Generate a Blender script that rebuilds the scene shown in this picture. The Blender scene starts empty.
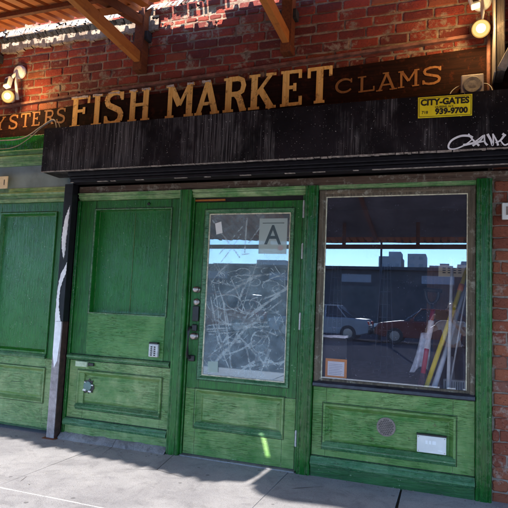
import bpy, bmesh, math, random
from mathutils import Vector, Matrix, noise as mnoise
random.seed(7)
PI = math.pi
scene = bpy.context.scene
COL = scene.collection

# ------------------------------------------------------------------ materials
class NT:
    """tiny node-tree builder"""
    def __init__(self, name):
        self.m = bpy.data.materials.new(name); self.m.use_nodes = True
        self.t = self.m.node_tree; self.n = self.t.nodes; self.n.clear()
        self.out = self.n.new('ShaderNodeOutputMaterial')
        self._tc = None
    def add(self, typ, **kw):
        nd = self.n.new(typ)
        for k, v in kw.items(): setattr(nd, k, v)
        return nd
    def link(self, a, b): self.t.links.new(a, b)
    def setin(self, sock, v):
        if hasattr(v, 'is_output') or isinstance(v, bpy.types.NodeSocket): self.link(v, sock)
        else:
            if isinstance(v, (tuple, list)) and len(v) == 3 and sock.type == 'RGBA': v = (*v, 1)
            sock.default_value = v
    def coord(self, scale=(1, 1, 1), rot=(0, 0, 0), loc=(0, 0, 0)):
        if self._tc is None: self._tc = self.add('ShaderNodeTexCoord')
        mp = self.add('ShaderNodeMapping')
        self.link(self._tc.outputs['Object'], mp.inputs[0])
        mp.inputs['Scale'].default_value = scale; mp.inputs['Rotation'].default_value = rot
        mp.inputs['Location'].default_value = loc
        return mp.outputs[0]
    def noise(self, scale=(1, 1, 1), s=1.0, detail=5, rough=.6, dist=0.0, loc=(0, 0, 0)):
        nd = self.add('ShaderNodeTexNoise')
        self.link(self.coord(scale, loc=loc), nd.inputs['Vector'])
        nd.inputs['Scale'].default_value = s; nd.inputs['Detail'].default_value = detail
        nd.inputs['Roughness'].default_value = rough; nd.inputs['Distortion'].default_value = dist
        return nd.outputs['Fac']
    def voro(self, scale=(1, 1, 1), s=1.0, feature='F1', out='Distance', rand=1.0):
        nd = self.add('ShaderNodeTexVoronoi', feature=feature)
        self.link(self.coord(scale), nd.inputs['Vector']); nd.inputs['Scale'].default_value = s
        nd.inputs['Randomness'].default_value = rand
        return nd.outputs[out]
    def ramp(self, fac, a, b, ca=(0, 0, 0, 1), cb=(1, 1, 1, 1)):
        r = self.add('ShaderNodeMapRange', interpolation_type='SMOOTHSTEP')
        self.setin(r.inputs['Value'], fac)
        r.inputs['From Min'].default_value = a; r.inputs['From Max'].default_value = b
        return r.outputs[0]
    def math(self, op, a, b=0.0, clamp=False):
        nd = self.add('ShaderNodeMath', operation=op, use_clamp=clamp)
        self.setin(nd.inputs[0], a); self.setin(nd.inputs[1], b); return nd.outputs[0]
    def mix(self, fac, a, b):
        nd = self.add('ShaderNodeMix', data_type='RGBA')
        self.setin(nd.inputs['Factor'], fac); self.setin(nd.inputs['A'], a); self.setin(nd.inputs['B'], b)
        return nd.outputs['Result']
    def bump(self, h, strength=.3, dist=.01, normal=None):
        nd = self.add('ShaderNodeBump'); self.setin(nd.inputs['Height'], h)
        nd.inputs['Strength'].default_value = strength; nd.inputs['Distance'].default_value = dist
        if normal is not None: self.link(normal, nd.inputs['Normal'])
        return nd.outputs[0]
    def edge(self, radius=.004):
        """1 on sharp edges (wear), 0 on flats"""
        bv = self.add('ShaderNodeBevel', samples=4); bv.inputs['Radius'].default_value = radius
        g = self.add('ShaderNodeNewGeometry')
        d = self.add('ShaderNodeVectorMath', operation='DOT_PRODUCT')
        self.link(bv.outputs[0], d.inputs[0]); self.link(g.outputs['Normal'], d.inputs[1])
        return self.ramp(d.outputs['Value'], .985, .86)
    def island(self):
        return self.add('ShaderNodeNewGeometry').outputs['Random Per Island']
    def bsdf(self, col, rough=.6, normal=None, metal=0.0, spec=.5):
        p = self.add('ShaderNodeBsdfPrincipled')
        self.setin(p.inputs['Base Color'], col); self.setin(p.inputs['Roughness'], rough)
        p.inputs['Metallic'].default_value = metal; p.inputs['Specular IOR Level'].default_value = spec
        if normal is not None: self.link(normal, p.inputs['Normal'])
        return p.outputs[0]
    def done(self, sh):
        self.link(sh, self.out.inputs[0]); return self.m

def plain(name, col, rough=.6, metal=0.0, var=.25, s=8.0, bump=.1, spec=.5):
    t = NT(name)
    n = t.noise(s=s, detail=6)
    dark = tuple(c*(1-var) for c in col); lite = tuple(min(1, c*(1+var)) for c in col)
    c = t.mix(t.ramp(n, .3, .7), dark, lite)
    nb = t.bump(t.noise(s=s*6), bump, .004) if bump else None
    return t.done(t.bsdf(c, rough, nb, metal, spec))

def green_paint(name, grain, base=(.030, .185, .052), fade=(.16, .33, .13), fade_amt=.5, rough=.34, chip=.5, cracks=1.0, grainy=1.0):
    """old gloss paint over wood: grain 'h' or 'v', faded patches, alligatoring, chips and scratches"""
    t = NT(name)
    gs = (2.2, 5, 26) if grain == 'h' else (26, 5, 2.2)
    g = t.noise(gs, 2.2, 6, .65, .6)
    big = t.noise((1, 1, 1), 2.3, 6, .68, .5)
    med = t.noise((1, 1, 1), 14, 6, .7)
    f = t.math('ADD', t.math('MULTIPLY', t.ramp(big, .35, .7), .65), t.math('MULTIPLY', t.ramp(med, .35, .7), .35))
    c = t.mix(t.math('MULTIPLY', f, fade_amt), base, fade)
    darkc = tuple(x*.45 for x in base)
    c = t.mix(t.math('MULTIPLY', t.ramp(g, .60, .40), .5*grainy), c, darkc)
    # fine cracks along the grain
    cs = (5, 9, 85) if grain == 'h' else (85, 9, 5)
    cr = t.ramp(t.noise(cs, 1.1, 4, .6, .5), .635, .69)
    crm = t.math('MULTIPLY', cr, t.math('MULTIPLY', t.ramp(t.noise(s=3.1, detail=4), .38, .60), cracks, True))
    c = t.mix(t.math('MULTIPLY', crm, .6), c, (.012, .03, .014))
    fs = (13, 9, 150) if grain == 'h' else (150, 9, 13)
    fc = t.ramp(t.noise(fs, 1.0, 3, .55, .8, (4, 4, 4)), .545, .60)
    fcm = t.math('MULTIPLY', fc, t.math('MULTIPLY', t.ramp(t.noise(s=4.3, detail=4, loc=(8, 1, 3)), .40, .64), .16*min(cracks, 1.6)))
    c = t.mix(fcm, c, tuple(x*.22 for x in base))
    # pale specks and scratches
    sp = t.math('MULTIPLY', t.ramp(t.noise((1, 1, 1), 70, 2, .5), .685, .73), t.ramp(t.noise(s=5, detail=2, loc=(3, 1, 2)), .5, .66))
    c = t.mix(t.math('MULTIPLY', sp, .8), c, (.42, .50, .34))
    sc = t.math('MULTIPLY', t.ramp(t.noise((1, 1, 1), 26, 4, .75, 2.2, (7, 2, 5)), .68, .715), t.ramp(t.noise(s=2.6, detail=2, loc=(1, 6, 2)), .47, .66))
    c = t.mix(t.math('MULTIPLY', sc, .55), c, (.30, .40, .24))
    # chipped paint
    ch = t.math('MULTIPLY', t.ramp(t.noise((1, 1, 1), 33, 5, .7, .4, (2, 8, 1)), .64, .655), t.ramp(t.noise(s=1.9, detail=2, loc=(5, 5, 5)), .52, .64))
    ed = t.math('MULTIPLY', t.edge(.006), t.ramp(t.noise(s=19, detail=6, rough=.75), .42, .58))
    c = t.mix(t.math('MULTIPLY', ed, .85), c, (.40, .45, .27))
    c = t.mix(t.math('MULTIPLY', ch, chip), c, (.16, .10, .055))
    h = t.math('ADD', t.math('MULTIPLY', g, .7), t.math('MULTIPLY', t.noise(s=60, detail=4), .25))
    h = t.math('SUBTRACT', h, t.math('MULTIPLY', fcm, 2.6)); h = t.math('SUBTRACT', h, t.math('MULTIPLY', crm, .5)); h = t.math('SUBTRACT', h, t.math('MULTIPLY', ch, .5))
    nb = t.bump(h, .8, .006)
    r = t.math('ADD', t.math('MULTIPLY', med, .35), rough-.12)
    return t.done(t.bsdf(c, r, nb))

M = {}
M['green_h'] = green_paint('green_paint_rail', 'h', base=(.020, .165, .018), fade=(.16, .33, .10), fade_amt=.75, cracks=1.6, grainy=.45)  # middle step: some of the bounce light painted into the lock rail
M['green_v'] = green_paint('green_paint_stile', 'v', base=(.003, .110, .008), fade=(.035, .235, .030), fade_amt=.55, cracks=.9)
M['green_panel_lit'] = green_paint('green_paint_panel_lit', 'h', base=(.065, .205, .040), fade=(.37, .44, .20), fade_amt=.8, rough=.40, cracks=2.2, grainy=.4)  # paler copy of the green: ground bounce painted into the lower boards
M['green_low_lit'] = green_paint('green_paint_riser_lit', 'h', base=(.040, .180, .022), fade=(.28, .39, .14), fade_amt=.75, rough=.38, cracks=2.2, grainy=.4)  # likewise for riser and door foot: light from the sidewalk in the colour
M['green_deep'] = green_paint('green_paint_gloss', 'v', base=(.002, .085, .008), fade=(.014, .20, .025), fade_amt=.5, rough=.18, chip=.6)
M['green_flat'] = green_paint('green_paint_board', 'v', base=(.002, .110, .007), fade=(.012, .21, .018), fade_amt=.6, rough=.26, chip=.4, grainy=.3)
M['green_mould'] = green_paint('green_paint_moulding', 'h', base=(.030, .145, .055), fade=(.20, .36, .18), fade_amt=.6, rough=.22)
M['green_pale'] = green_paint('green_paint_faded', 'h', base=(.05, .22, .045), fade=(.46, .55, .28), fade_amt=1.0, rough=.36, chip=.9, cracks=1.6)
M['green_dirty'] = green_paint('green_paint_base', 'h', base=(.006, .080, .014), fade=(.05, .18, .045), fade_amt=.6, rough=.36, chip=.9)
M['grime_shadow'] = plain('panel_shadow_gap', (.012, .014, .012), .9, bump=0)  # near-black for thin strips that draw the shadow gaps round panels
M['seam'] = plain('worn_seam', (.14, .15, .06), .8, var=.5, s=30)

def brick_mat(name, a, b, c3, mort, smear, rough=.8):
    t = NT(name)
    isl = t.island()
    c = t.mix(t.ramp(isl, .1, .9), a, b)
    c = t.mix(t.ramp(isl, .90, .99), c, c3)
    n = t.noise(s=9, detail=8, rough=.7)
    c = t.mix(t.math('MULTIPLY', t.ramp(n, .45, .75), .55), c, tuple(x*.42 for x in a))
    n2 = t.noise(s=46, detail=6, rough=.75)
    c = t.mix(t.math('MULTIPLY', t.ramp(n2, .55, .72), .35), c, tuple(min(1, x*1.8+.03) for x in b))
    sm = t.math('MULTIPLY', t.ramp(t.noise(s=6.5, detail=7, rough=.72, loc=(4, 2, 9)), .535, .64), smear)
    c = t.mix(sm, c, mort)
    sm2 = t.math('MULTIPLY', t.ramp(t.noise(s=17, detail=8, rough=.8, dist=.8, loc=(1, 5, 3)), .57, .66), t.math('MULTIPLY', t.ramp(t.noise(s=1.7, detail=3, loc=(6, 1, 1)), .42, .6), smear))
    c = t.mix(t.math('MULTIPLY', sm2, .75), c, tuple(x*.85 for x in mort))
    soot = t.ramp(t.noise(s=1.4, detail=6, rough=.7, loc=(2, 2, 7)), .42, .68)
    c = t.mix(t.math('MULTIPLY', soot, .38), c, tuple(x*.32 for x in a))
    pits = t.ramp(t.noise(s=130, detail=3, rough=.6), .60, .70)
    c = t.mix(t.math('MULTIPLY', pits, .65), c, tuple(x*.3 for x in a))
    h = t.math('ADD', t.math('MULTIPLY', n2, .6), t.math('MULTIPLY', t.noise(s=20, detail=6), .7))
    h = t.math('SUBTRACT', h, t.math('MULTIPLY', pits, .35))
    return t.done(t.bsdf(c, rough, t.bump(h, 1.0, .010)))
M['brick_red'] = brick_mat('painted_red_brick', (.135, .015, .005), (.28, .032, .009), (.26, .066, .020), (.30, .21, .14), 1.0)
M['brick_orange'] = brick_mat('bare_orange_brick', (.20, .045, .022), (.30, .085, .038), (.17, .07, .055), (.36, .29, .24), .7)
def mortar_mat(name, a, b):
    t = NT(name)
    c = t.mix(t.ramp(t.noise(s=12, detail=8, rough=.7), .35, .68), a, b)
    c = t.mix(t.math('MULTIPLY', t.ramp(t.noise(s=55, detail=4), .58, .7), .6), c, tuple(x*.4 for x in a))
    return t.done(t.bsdf(c, .9, t.bump(t.noise(s=70, detail=7, rough=.75), .9, .012)))
M['mortar_red'] = mortar_mat('stained_mortar', (.15, .09, .058), (.36, .26, .18))
M['mortar_pale'] = mortar_mat('pale_mortar', (.20, .155, .13), (.40, .33, .28))
M['parging'] = mortar_mat('crumbling_render', (.20, .14, .10), (.42, .33, .25))

def concrete(name, a, b, grime_shadow=.5):
    t = NT(name)
    c = t.mix(t.ramp(t.noise(s=1.6, detail=8, rough=.65), .3, .72), a, b)
    c = t.mix(t.math('MULTIPLY', t.ramp(t.noise(s=4.5, detail=10, rough=.8, dist=1.2), .46, .68), .5*grime_shadow*2), c, tuple(x*.55 for x in a))
    c = t.mix(t.math('MULTIPLY', t.ramp(t.noise(s=120, detail=4, rough=.75), .52, .66), .6), c, tuple(x*.42 for x in a))
    c = t.mix(t.math('MULTIPLY', t.ramp(t.noise(s=190, detail=2, loc=(5, 5, 5)), .60, .70), .5), c, tuple(min(1, x*1.35) for x in b))
    spots = t.ramp(t.voro(s=6.5), .11, .08)
    spots = t.math('MULTIPLY', spots, t.ramp(t.noise(s=2.2, detail=2, loc=(9, 1, 1)), .42, .50))
    c = t.mix(t.math('MULTIPLY', spots, .6), c, tuple(x*.33 for x in a))
    cr = t.ramp(t.voro(s=1.15, feature='DISTANCE_TO_EDGE'), .006, .002)
    cr = t.math('MULTIPLY', cr, t.ramp(t.noise(s=1.3, detail=4, loc=(2, 3, 1)), .52, .6))
    c = t.mix(t.math('MULTIPLY', cr, .7), c, (.06, .05, .045))
    h = t.math('ADD', t.noise(s=120, detail=6, rough=.8), t.math('MULTIPLY', t.noise(s=14, detail=5), .8))
    h = t.math('SUBTRACT', h, cr)
    return t.done(t.bsdf(c, .85, t.bump(h, .45, .006)))
M['concrete'] = concrete('sidewalk_concrete', (.31, .30, .31), (.47, .455, .455))
M['concrete_rough'] = concrete('rough_concrete_lip', (.20, .19, .19), (.34, .32, .31), 1.0)
M['joint'] = plain('dirt_in_joints', (.05, .045, .04), .95)
M['joint_white'] = plain('pale_joint_filler', (.43, .42, .41), .9, s=30)
M['asphalt'] = plain('asphalt', (.055, .052, .060), .95, var=.35, s=40, bump=.3, spec=0.0)

# black gate housing with pale drips
def housing_mat():
    t = NT('sooty_black_metal')
    c = t.mix(t.ramp(t.noise(s=3, detail=6), .35, .7), (.006, .005, .006), (.018, .014, .017))
    st = t.noise((80, 4, 1.1), 1.6, 6, .7)
    fine = t.noise((160, 4, 1.6), 1.4, 3, .6, loc=(3, 0, 0))
    where = t.ramp(t.noise((1.1, 1, .5), 2.0, 5, .7, loc=(2.2, 0, 0)), .46, .60)
    m = t.math('MULTIPLY', t.ramp(st, .46, .62), where)
    m = t.math('MULTIPLY', m, .75)
    m2 = t.math('MULTIPLY', t.ramp(fine, .52, .66), t.math('ADD', t.math('MULTIPLY', where, .42), .0))
    m = t.math('MAXIMUM', m, m2)
    c = t.mix(t.math('MULTIPLY', m, .9), c, (.20, .18, .18))
    sp = t.ramp(t.noise(s=110, detail=2, rough=.5), .715, .75)
    c = t.mix(t.math('MULTIPLY', sp, .8), c, (.55, .52, .50))
    h = t.math('ADD', t.math('MULTIPLY', st, .5), t.noise(s=60, detail=4))
    return t.done(t.bsdf(c, t.math('ADD', t.math('MULTIPLY', m, .3), .55), t.bump(h, .25, .004), 0.0, .12))
M['housing'] = housing_mat()
M['black_metal'] = plain('black_rail_metal', (.009, .008, .011), .45, .0, .4, 20, .15, .3)
M['dusty_edge'] = plain('dusty_peeling_edge', (.32, .27, .235), .9, var=.5, s=40, bump=.6)
M['old_wood'] = NT('x').m if False else None
def wood(name, a, b, pale, amt, axis='x', rough=.75, spec=.3):
    t = NT(name)
    gs = (2, 8, 40) if axis == 'x' else ((40, 8, 2) if axis == 'z' else (40, 2, 40))
    g = t.noise(gs, 1.6, 7, .7, .4)
    c = t.mix(t.ramp(g, .3, .7), a, b)
    p = t.math('MULTIPLY', t.ramp(t.noise(s=13, detail=7, rough=.75), .52, .66), amt)
    c = t.mix(p, c, pale)
    return t.done(t.bsdf(c, rough, t.bump(t.math('ADD', g, t.math('MULTIPLY', p, .4)), .6, .006), 0.0, spec))
M['header_wood'] = wood('weathered_header_wood', (.055, .030, .020), (.15, .095, .065), (.38, .34, .27), .6)
M['frame_wood_h'] = wood('stripped_frame_wood_rail', (.075, .050, .030), (.20, .15, .10), (.48, .46, .36), .55)
M['frame_wood_v'] = wood('stripped_frame_wood_stile', (.055, .042, .030), (.16, .125, .085), (.46, .44, .36), .5, 'z')
M['putty'] = plain('pale_glazing_putty', (.56, .52, .38), .7, var=.35, s=30, bump=.4)
M['sill_black'] = plain('black_tar_sill', (.020, .022, .032), .35, var=.5, s=20, bump=.5)
M['sign_board'] = wood('dark_signboard', (.008, .003, .002), (.022, .007, .004), (.075, .017, .007), .5, 'x', .8, .08)
M['gold'] = wood('weathered_gold_paint', (.80, .39, .08), (.95, .58, .19), (.17, .04, .010), .9, 'z', .7)
M['gold_thin'] = wood('faded_orange_paint', (.20, .075, .020), (.30, .125, .034), (.16, .04, .016), .55, 'z', .7)
M['flake_white'] = plain('whitened_letter_tops', (.52, .43, .37), .9, var=.35, s=60)
M['ledge'] = plain('dusty_red_iron', (.17, .065, .042), .8, var=.45, s=18, bump=.5)
M['yellow'] = plain('yellow_sign_enamel', (.95, .70, .018), .4, var=.14, s=9, bump=.05)
M['ink'] = plain('black_sign_ink', (.015, .013, .012), .5, bump=0)
M['white_spray'] = plain('white_spray_paint', (.86, .85, .87), .6, var=.08, s=20, bump=.05)
M['white_plastic'] = plain('white_plastic', (.70, .69, .66), .4, var=.1, bump=.02)
M['grey_plastic'] = plain('dusty_grey_plastic', (.20, .155, .135), .6, var=.2, s=25, bump=.1)
M['grey_dark'] = plain('grey_mesh', (.10, .078, .07), .7, var=.3, s=60, bump=.3)
M['chrome'] = plain('worn_chrome', (.42, .37, .35), .42, 1.0, .2, 30, .1)
M['black_iron'] = plain('black_iron', (.012, .011, .012), .4, var=.4, s=30, bump=.2)
M['hinge'] = plain('greyed_hinge_metal', (.48, .47, .46), .5, .3, .2, 40, .2)
M['orange_steel'] = plain('orange_painted_deck', (.42, .115, .018), .55, var=.2, s=6, bump=.1)
M['rust_steel'] = wood('rust_brown_steel', (.10, .026, .010), (.20, .055, .015), (.07, .018, .010), .5, 'y', .6)
M['rust_bright'] = wood('orange_brown_steel', (.36, .11, .022), (.46, .16, .035), (.20, .05, .015), .5, 'y', .55)
M['flashing'] = plain('white_peeling_flashing', (.70, .66, .60), .9, var=.25, s=14, bump=.6)
M['tar'] = plain('black_tar_felt', (.02, .017, .016), .8, var=.5, s=25, bump=.8)
M['grey_beam'] = wood('greyed_painted_timber', (.040, .032, .027), (.085, .068, .056), (.15, .125, .10), .5, 'z')
M['grey_plank'] = wood('pale_grey_plank', (.15, .125, .105), (.25, .215, .185), (.34, .30, .26), .4, 'z')
M['lamp_glass'] = None
def emis(name, col, s):
    t = NT(name); e = t.add('ShaderNodeEmission'); e.inputs[0].default_value = (*col, 1); e.inputs[1].default_value = s
    return t.done(e.outputs[0])
M['lamp_core'] = emis('lit_bulb_core', (1, .88, .55), 1.2)
M['lamp_rim'] = emis('lit_bulb_lens', (1, .66, .22), .26); M['lamp_outer'] = emis('lit_bulb_outer_ring', (1, .52, .12), .15)
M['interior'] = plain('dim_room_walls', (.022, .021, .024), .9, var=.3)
M['transom'] = plain('dusty_blue_grey_glass', (.17, .23, .245), .22, var=.22, s=3.5, bump=.05)
M['placard'] = plain('cream_number_plate', (.68, .55, .34), .6, var=.12, s=14)
M['teal_paint'] = plain('teal_blob', (.12, .20, .18), .5, var=.2, s=30)
M['cable'] = plain('grey_cable', (.20, .17, .15), .6, var=.2, s=30)
M['paper'] = plain('white_paper', (.78, .77, .76), .85, var=.06, s=12, bump=0)
M['orange_card'] = plain('orange_card', (.72, .26, .03), .7, var=.1, bump=0)
M['grey_print'] = plain('grey_print', (.36, .37, .40), .9, bump=0)
M['cream_card'] = plain('cream_card', (.74, .64, .42), .8, var=.08, s=20, bump=0)
M['black_bag'] = plain('black_plastic_box', (.010, .010, .012), .3, var=.4, s=12, bump=.4)
M['red_pole'] = plain('dark_red_pole', (.50, .022, .05), .4, var=.2, s=15)
M['white_tape'] = plain('white_wrap', (.86, .84, .86), .7, var=.15, s=30, bump=.3)
M['yellow_pole'] = plain('yellow_pole', (.90, .68, .015), .4, var=.1, s=15)
M['grey_pole'] = plain('grey_blue_pole', (.62, .67, .74), .4, var=.15, s=15)
M['alu_pole'] = plain('aluminium_pole', (.80, .82, .80), .45, .0, .1, 20)
M['orange_tape'] = plain('orange_tape', (.72, .20, .03), .6)
M['cloth'] = plain('pale_blue_rag', (.70, .75, .82), .9, var=.25, s=25, bump=.4)
M['cardboard'] = wood('brown_board', (.095, .042, .022), (.15, .070, .038), (.22, .12, .075), .5, 'z', .8)
M['black_handle'] = plain('black_handle_plastic', (.012, .013, .018), .35)
M['wire'] = plain('grey_wire', (.10, .10, .12), .5, .3)
M['heater'] = plain('cream_heater', (.62, .58, .50), .5)

def glass_mat(name, haze, haze_col, base_refl, tint, specks=.0, hz_scale=5, rough=0.0):
    t = NT(name)
    tr = t.add('ShaderNodeBsdfTransparent'); tr.inputs[0].default_value = (*tint, 1)
    gl = t.add('ShaderNodeBsdfGlossy'); gl.inputs['Roughness'].default_value = rough; gl.inputs['Color'].default_value = (.74, .87, 1, 1)
    lw = t.add('ShaderNodeLayerWeight'); lw.inputs['Blend'].default_value = .5
    f4 = t.math('POWER', lw.outputs['Facing'], 4.0)
    fac = t.math('ADD', t.math('MULTIPLY', f4, .6), base_refl, True)
    m1 = t.add('ShaderNodeMixShader'); t.setin(m1.inputs[0], fac); t.link(tr.outputs[0], m1.inputs[1]); t.link(gl.outputs[0], m1.inputs[2])
    df = t.add('ShaderNodeBsdfDiffuse'); df.inputs[0].default_value = (*haze_col, 1)
    hz = t.math('MULTIPLY', t.math('ADD', t.math('MULTIPLY', t.ramp(t.noise(s=hz_scale, detail=7, rough=.7), .3, .75), .65), .35), haze)
    if specks:
        sp = t.math('MULTIPLY', t.ramp(t.noise(s=120, detail=2, rough=.5), .70, .74), t.ramp(t.noise(s=4, detail=3, loc=(2, 2, 2)), .42, .62))
        hz = t.math('MAXIMUM', hz, t.math('MULTIPLY', sp, specks))
    m2 = t.add('ShaderNodeMixShader'); t.setin(m2.inputs[0], hz); t.link(m1.outputs[0], m2.inputs[1]); t.link(df.outputs[0], m2.inputs[2])
    return t.done(m2.outputs[0])
M['window_glass'] = glass_mat('dusty_window_glass', 0.04, (.42, .40, .52), .125, (.97, .95, .97), .7)
M['door_glass'] = glass_mat('scratched_door_glass', .36, (.46, .58, .64), .16, (.6, .66, .70), .6, 7, .008)
def scratch_mat():
    t = NT('etched_scratches')
    tr = t.add('ShaderNodeBsdfTransparent'); df = t.add('ShaderNodeBsdfDiffuse'); df.inputs[0].default_value = (.66, .74, .76, 1)
    f = t.math('MULTIPLY', t.ramp(t.noise(s=14, detail=5, rough=.7), .25, .62), .40)
    m = t.add('ShaderNodeMixShader'); t.setin(m.inputs[0], f); t.link(tr.outputs[0], m.inputs[1]); t.link(df.outputs[0], m.inputs[2])
    return t.done(m.outputs[0])
M['scratch'] = scratch_mat()
def translucent(name, col, f):
    t = NT(name)
    tr = t.add('ShaderNodeBsdfTransparent'); df = t.add('ShaderNodeBsdfDiffuse'); df.inputs[0].default_value = (*col, 1)
    m = t.add('ShaderNodeMixShader'); m.inputs[0].default_value = f; t.link(tr.outputs[0], m.inputs[1]); t.link(df.outputs[0], m.inputs[2])
    return t.done(m.outputs[0])
M['grade_card'] = translucent('card_on_glass', (.62, .70, .66), .42)
M['grade_ink'] = translucent('card_letter', (.10, .14, .16), .55)

# ------------------------------------------------------------------ mesh helpers
class MB:
    def __init__(self): self.v = []; self.f = []
    def add(self, vs, fs):
        b = len(self.v); self.v += [tuple(p) for p in vs]; self.f += [tuple(i+b for i in q) for q in fs]; return self
    def box(self, x0, x1, y0, y1, z0, z1):
        return self.add([(x0,y0,z0),(x1,y0,z0),(x1,y1,z0),(x0,y1,z0),(x0,y0,z1),(x1,y0,z1),(x1,y1,z1),(x0,y1,z1)],
                        [(0,3,2,1),(4,5,6,7),(0,1,5,4),(1,2,6,5),(2,3,7,6),(3,0,4,7)])
    def prism(self, poly, axis, a0, a1):
        """extrude a 2-D polygon: axis 'x' poly=(y,z); 'y' poly=(x,z); 'z' poly=(x,y)"""
        n = len(poly)
        P = {'x': lambda p, a: (a, p[0], p[1]), 'y': lambda p, a: (p[0], a, p[1]), 'z': lambda p, a: (p[0], p[1], a)}[axis]
        vs = [P(p, a0) for p in poly] + [P(p, a1) for p in poly]
        fs = [tuple(range(n-1, -1, -1)), tuple(range(n, 2*n))] + [(i, (i+1) % n, n+(i+1) % n, n+i) for i in range(n)]
        return self.add(vs, fs)
    def tube(self, path, r, n=8, caps=True):
        path = [Vector(p) for p in path]; rs = r if isinstance(r, (list, tuple)) else [r]*len(path)
        rings = []; up = Vector((0, 0, 1))
        for i, p in enumerate(path):
            d = (path[min(i+1, len(path)-1)]-path[max(i-1, 0)]).normalized()
            a = d.cross(up)
            if a.length < .05: a = d.cross(Vector((0, 1, 0)))
            a.normalize(); b = d.cross(a)
            rings.append([p+rs[i]*(math.cos(2*PI*k/n)*a+math.sin(2*PI*k/n)*b) for k in range(n)])
        vs = [q for rg in rings for q in rg]; fs = []
        for i in range(len(path)-1):
            for k in range(n):
                fs.append((i*n+k, i*n+(k+1) % n, (i+1)*n+(k+1) % n, (i+1)*n+k))
        if caps: fs += [tuple(range(n-1, -1, -1)), tuple(range((len(path)-1)*n, len(path)*n))]
        return self.add(vs, fs)
    def cyl(self, p0, p1, r0, r1=None, n=20): return self.tube([p0, p1], [r0, r0 if r1 is None else r1], n)
    def beam(self, p0, p1, w, h, up=(0, 0, 1)):
        p0, p1 = Vector(p0), Vector(p1); d = (p1-p0).normalized(); s = d.cross(Vector(up)).normalized(); u = s.cross(d)
        vs = []
        for p in (p0, p1):
            for a, b in ((-1, -1), (1, -1), (1, 1), (-1, 1)): vs.append(p+s*a*w/2+u*b*h/2)
        return self.add(vs, [(3,2,1,0),(4,5,6,7),(0,1,5,4),(1,2,6,5),(2,3,7,6),(3,0,4,7)])
    def frame(self, x0, x1, z0, z1, prof, fill=False):
        """mitred rectangular moulding in the wall plane; prof = [(inset, y), ...]"""
        vs = []; fs = []
        for o, y in prof: vs += [(x0+o, y, z0+o), (x1-o, y, z0+o), (x1-o, y, z1-o), (x0+o, y, z1-o)]
        for k in range(len(prof)-1):
            for i in range(4):
                j = (i+1) % 4; fs.append((k*4+i, k*4+j, (k+1)*4+j, (k+1)*4+i))
        if fill: b = (len(prof)-1)*4; fs.append((b, b+1, b+2, b+3))
        return self.add(vs, fs)
    def lathe(self, c, prof, axis, n=24):
        """prof = [(radius, along)], axis = unit vector"""
        c = Vector(c); d = Vector(axis).normalized(); a = d.cross(Vector((0, 0, 1)))
        if a.length < .05: a = Vector((1, 0, 0))
        a.normalize(); b = d.cross(a); vs = []; fs = []
        for r, t in prof:
            for k in range(n): vs.append(c+d*t+r*(math.cos(2*PI*k/n)*a+math.sin(2*PI*k/n)*b))
        for i in range(len(prof)-1):
            for k in range(n): fs.append((i*n+k, i*n+(k+1) % n, (i+1)*n+(k+1) % n, (i+1)*n+k))
        fs.append(tuple(range(n-1, -1, -1))); fs.append(tuple(range((len(prof)-1)*n, len(prof)*n)))
        return self.add(vs, fs)
    def build(self, name, mat, parent=None, bevel=0.0, smooth=False, loc=None, seg=2):
        me = bpy.data.meshes.new(name); me.from_pydata(self.v, [], self.f)
        bm = bmesh.new(); bm.from_mesh(me); bmesh.ops.recalc_face_normals(bm, faces=bm.faces); bm.to_mesh(me); bm.free()
        if smooth:
            for p in me.polygons: p.use_smooth = True
        o = bpy.data.objects.new(name, me); COL.objects.link(o)
        if mat is not None: me.materials.append(M[mat] if isinstance(mat, str) else mat)
        if parent is not None:
            o.parent = parent
            # shapes are written in world metres: take the parent's place out again
            w = Vector((0, 0, 0)); q = parent
            while q is not None: w += q.location; q = q.parent
            if w.length > 0: me.transform(Matrix.Translation(-w))
        if loc is not None:
            me.transform(Matrix.Translation(-Vector(loc))); o.location = loc
        if bevel:
            b = o.modifiers.new('Bevel', 'BEVEL'); b.width = bevel; b.segments = seg; b.limit_method = 'ANGLE'; b.angle_limit = math.radians(40)
        return o

def tag(o, label=None, cat=None, group=None, kind=None):
    if label: o['label'] = label
    if cat: o['category'] = cat
    if group: o['group'] = group
    if kind: o['kind'] = kind
    return o
def empty(name, loc, label, cat, group=None):
    o = bpy.data.objects.new(name, None); COL.objects.link(o); o.location = loc; o.empty_display_size = .1
    return tag(o, label, cat, group)
def copy_tree(o, parent=None):
    c = o.copy(); COL.objects.link(c); c.parent = parent
    for ch in [x for x in bpy.data.objects if x.parent == o]: copy_tree(ch, c)
    return c
def text_mesh(s, size, depth, name, mat, loc, parent, weight=0.0, sx=1.0, rotz=0.0, align='CENTER', spacing=1.0):
    """raised lettering facing -Y, from the built-in font"""
    cu = bpy.data.curves.new(name, 'FONT'); cu.body = s; cu.size = size; cu.extrude = depth; cu.offset = weight
    cu.align_x = align; cu.align_y = 'CENTER'; cu.space_character = spacing; cu.resolution_u = 3
    tmp = bpy.data.objects.new(name, cu); COL.objects.link(tmp)
    dg = bpy.context.evaluated_depsgraph_get()
    me = bpy.data.meshes.new_from_object(tmp.evaluated_get(dg)); bpy.data.objects.remove(tmp)
    me.transform(Matrix.Translation(Vector(loc)) @ Matrix.Rotation(rotz, 4, 'Y') @ Matrix.Rotation(PI/2, 4, 'X') @ Matrix.Diagonal((sx, 1, 1, 1)))
    me.name = name; me.materials.clear(); me.materials.append(M[mat])
    o = bpy.data.objects.new(name, me); COL.objects.link(o); o.parent = parent
    w = Vector((0, 0, 0)); q = parent
    while q is not None: w += q.location; q = q.parent
    me.transform(Matrix.Translation(-w))
    return o
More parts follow.
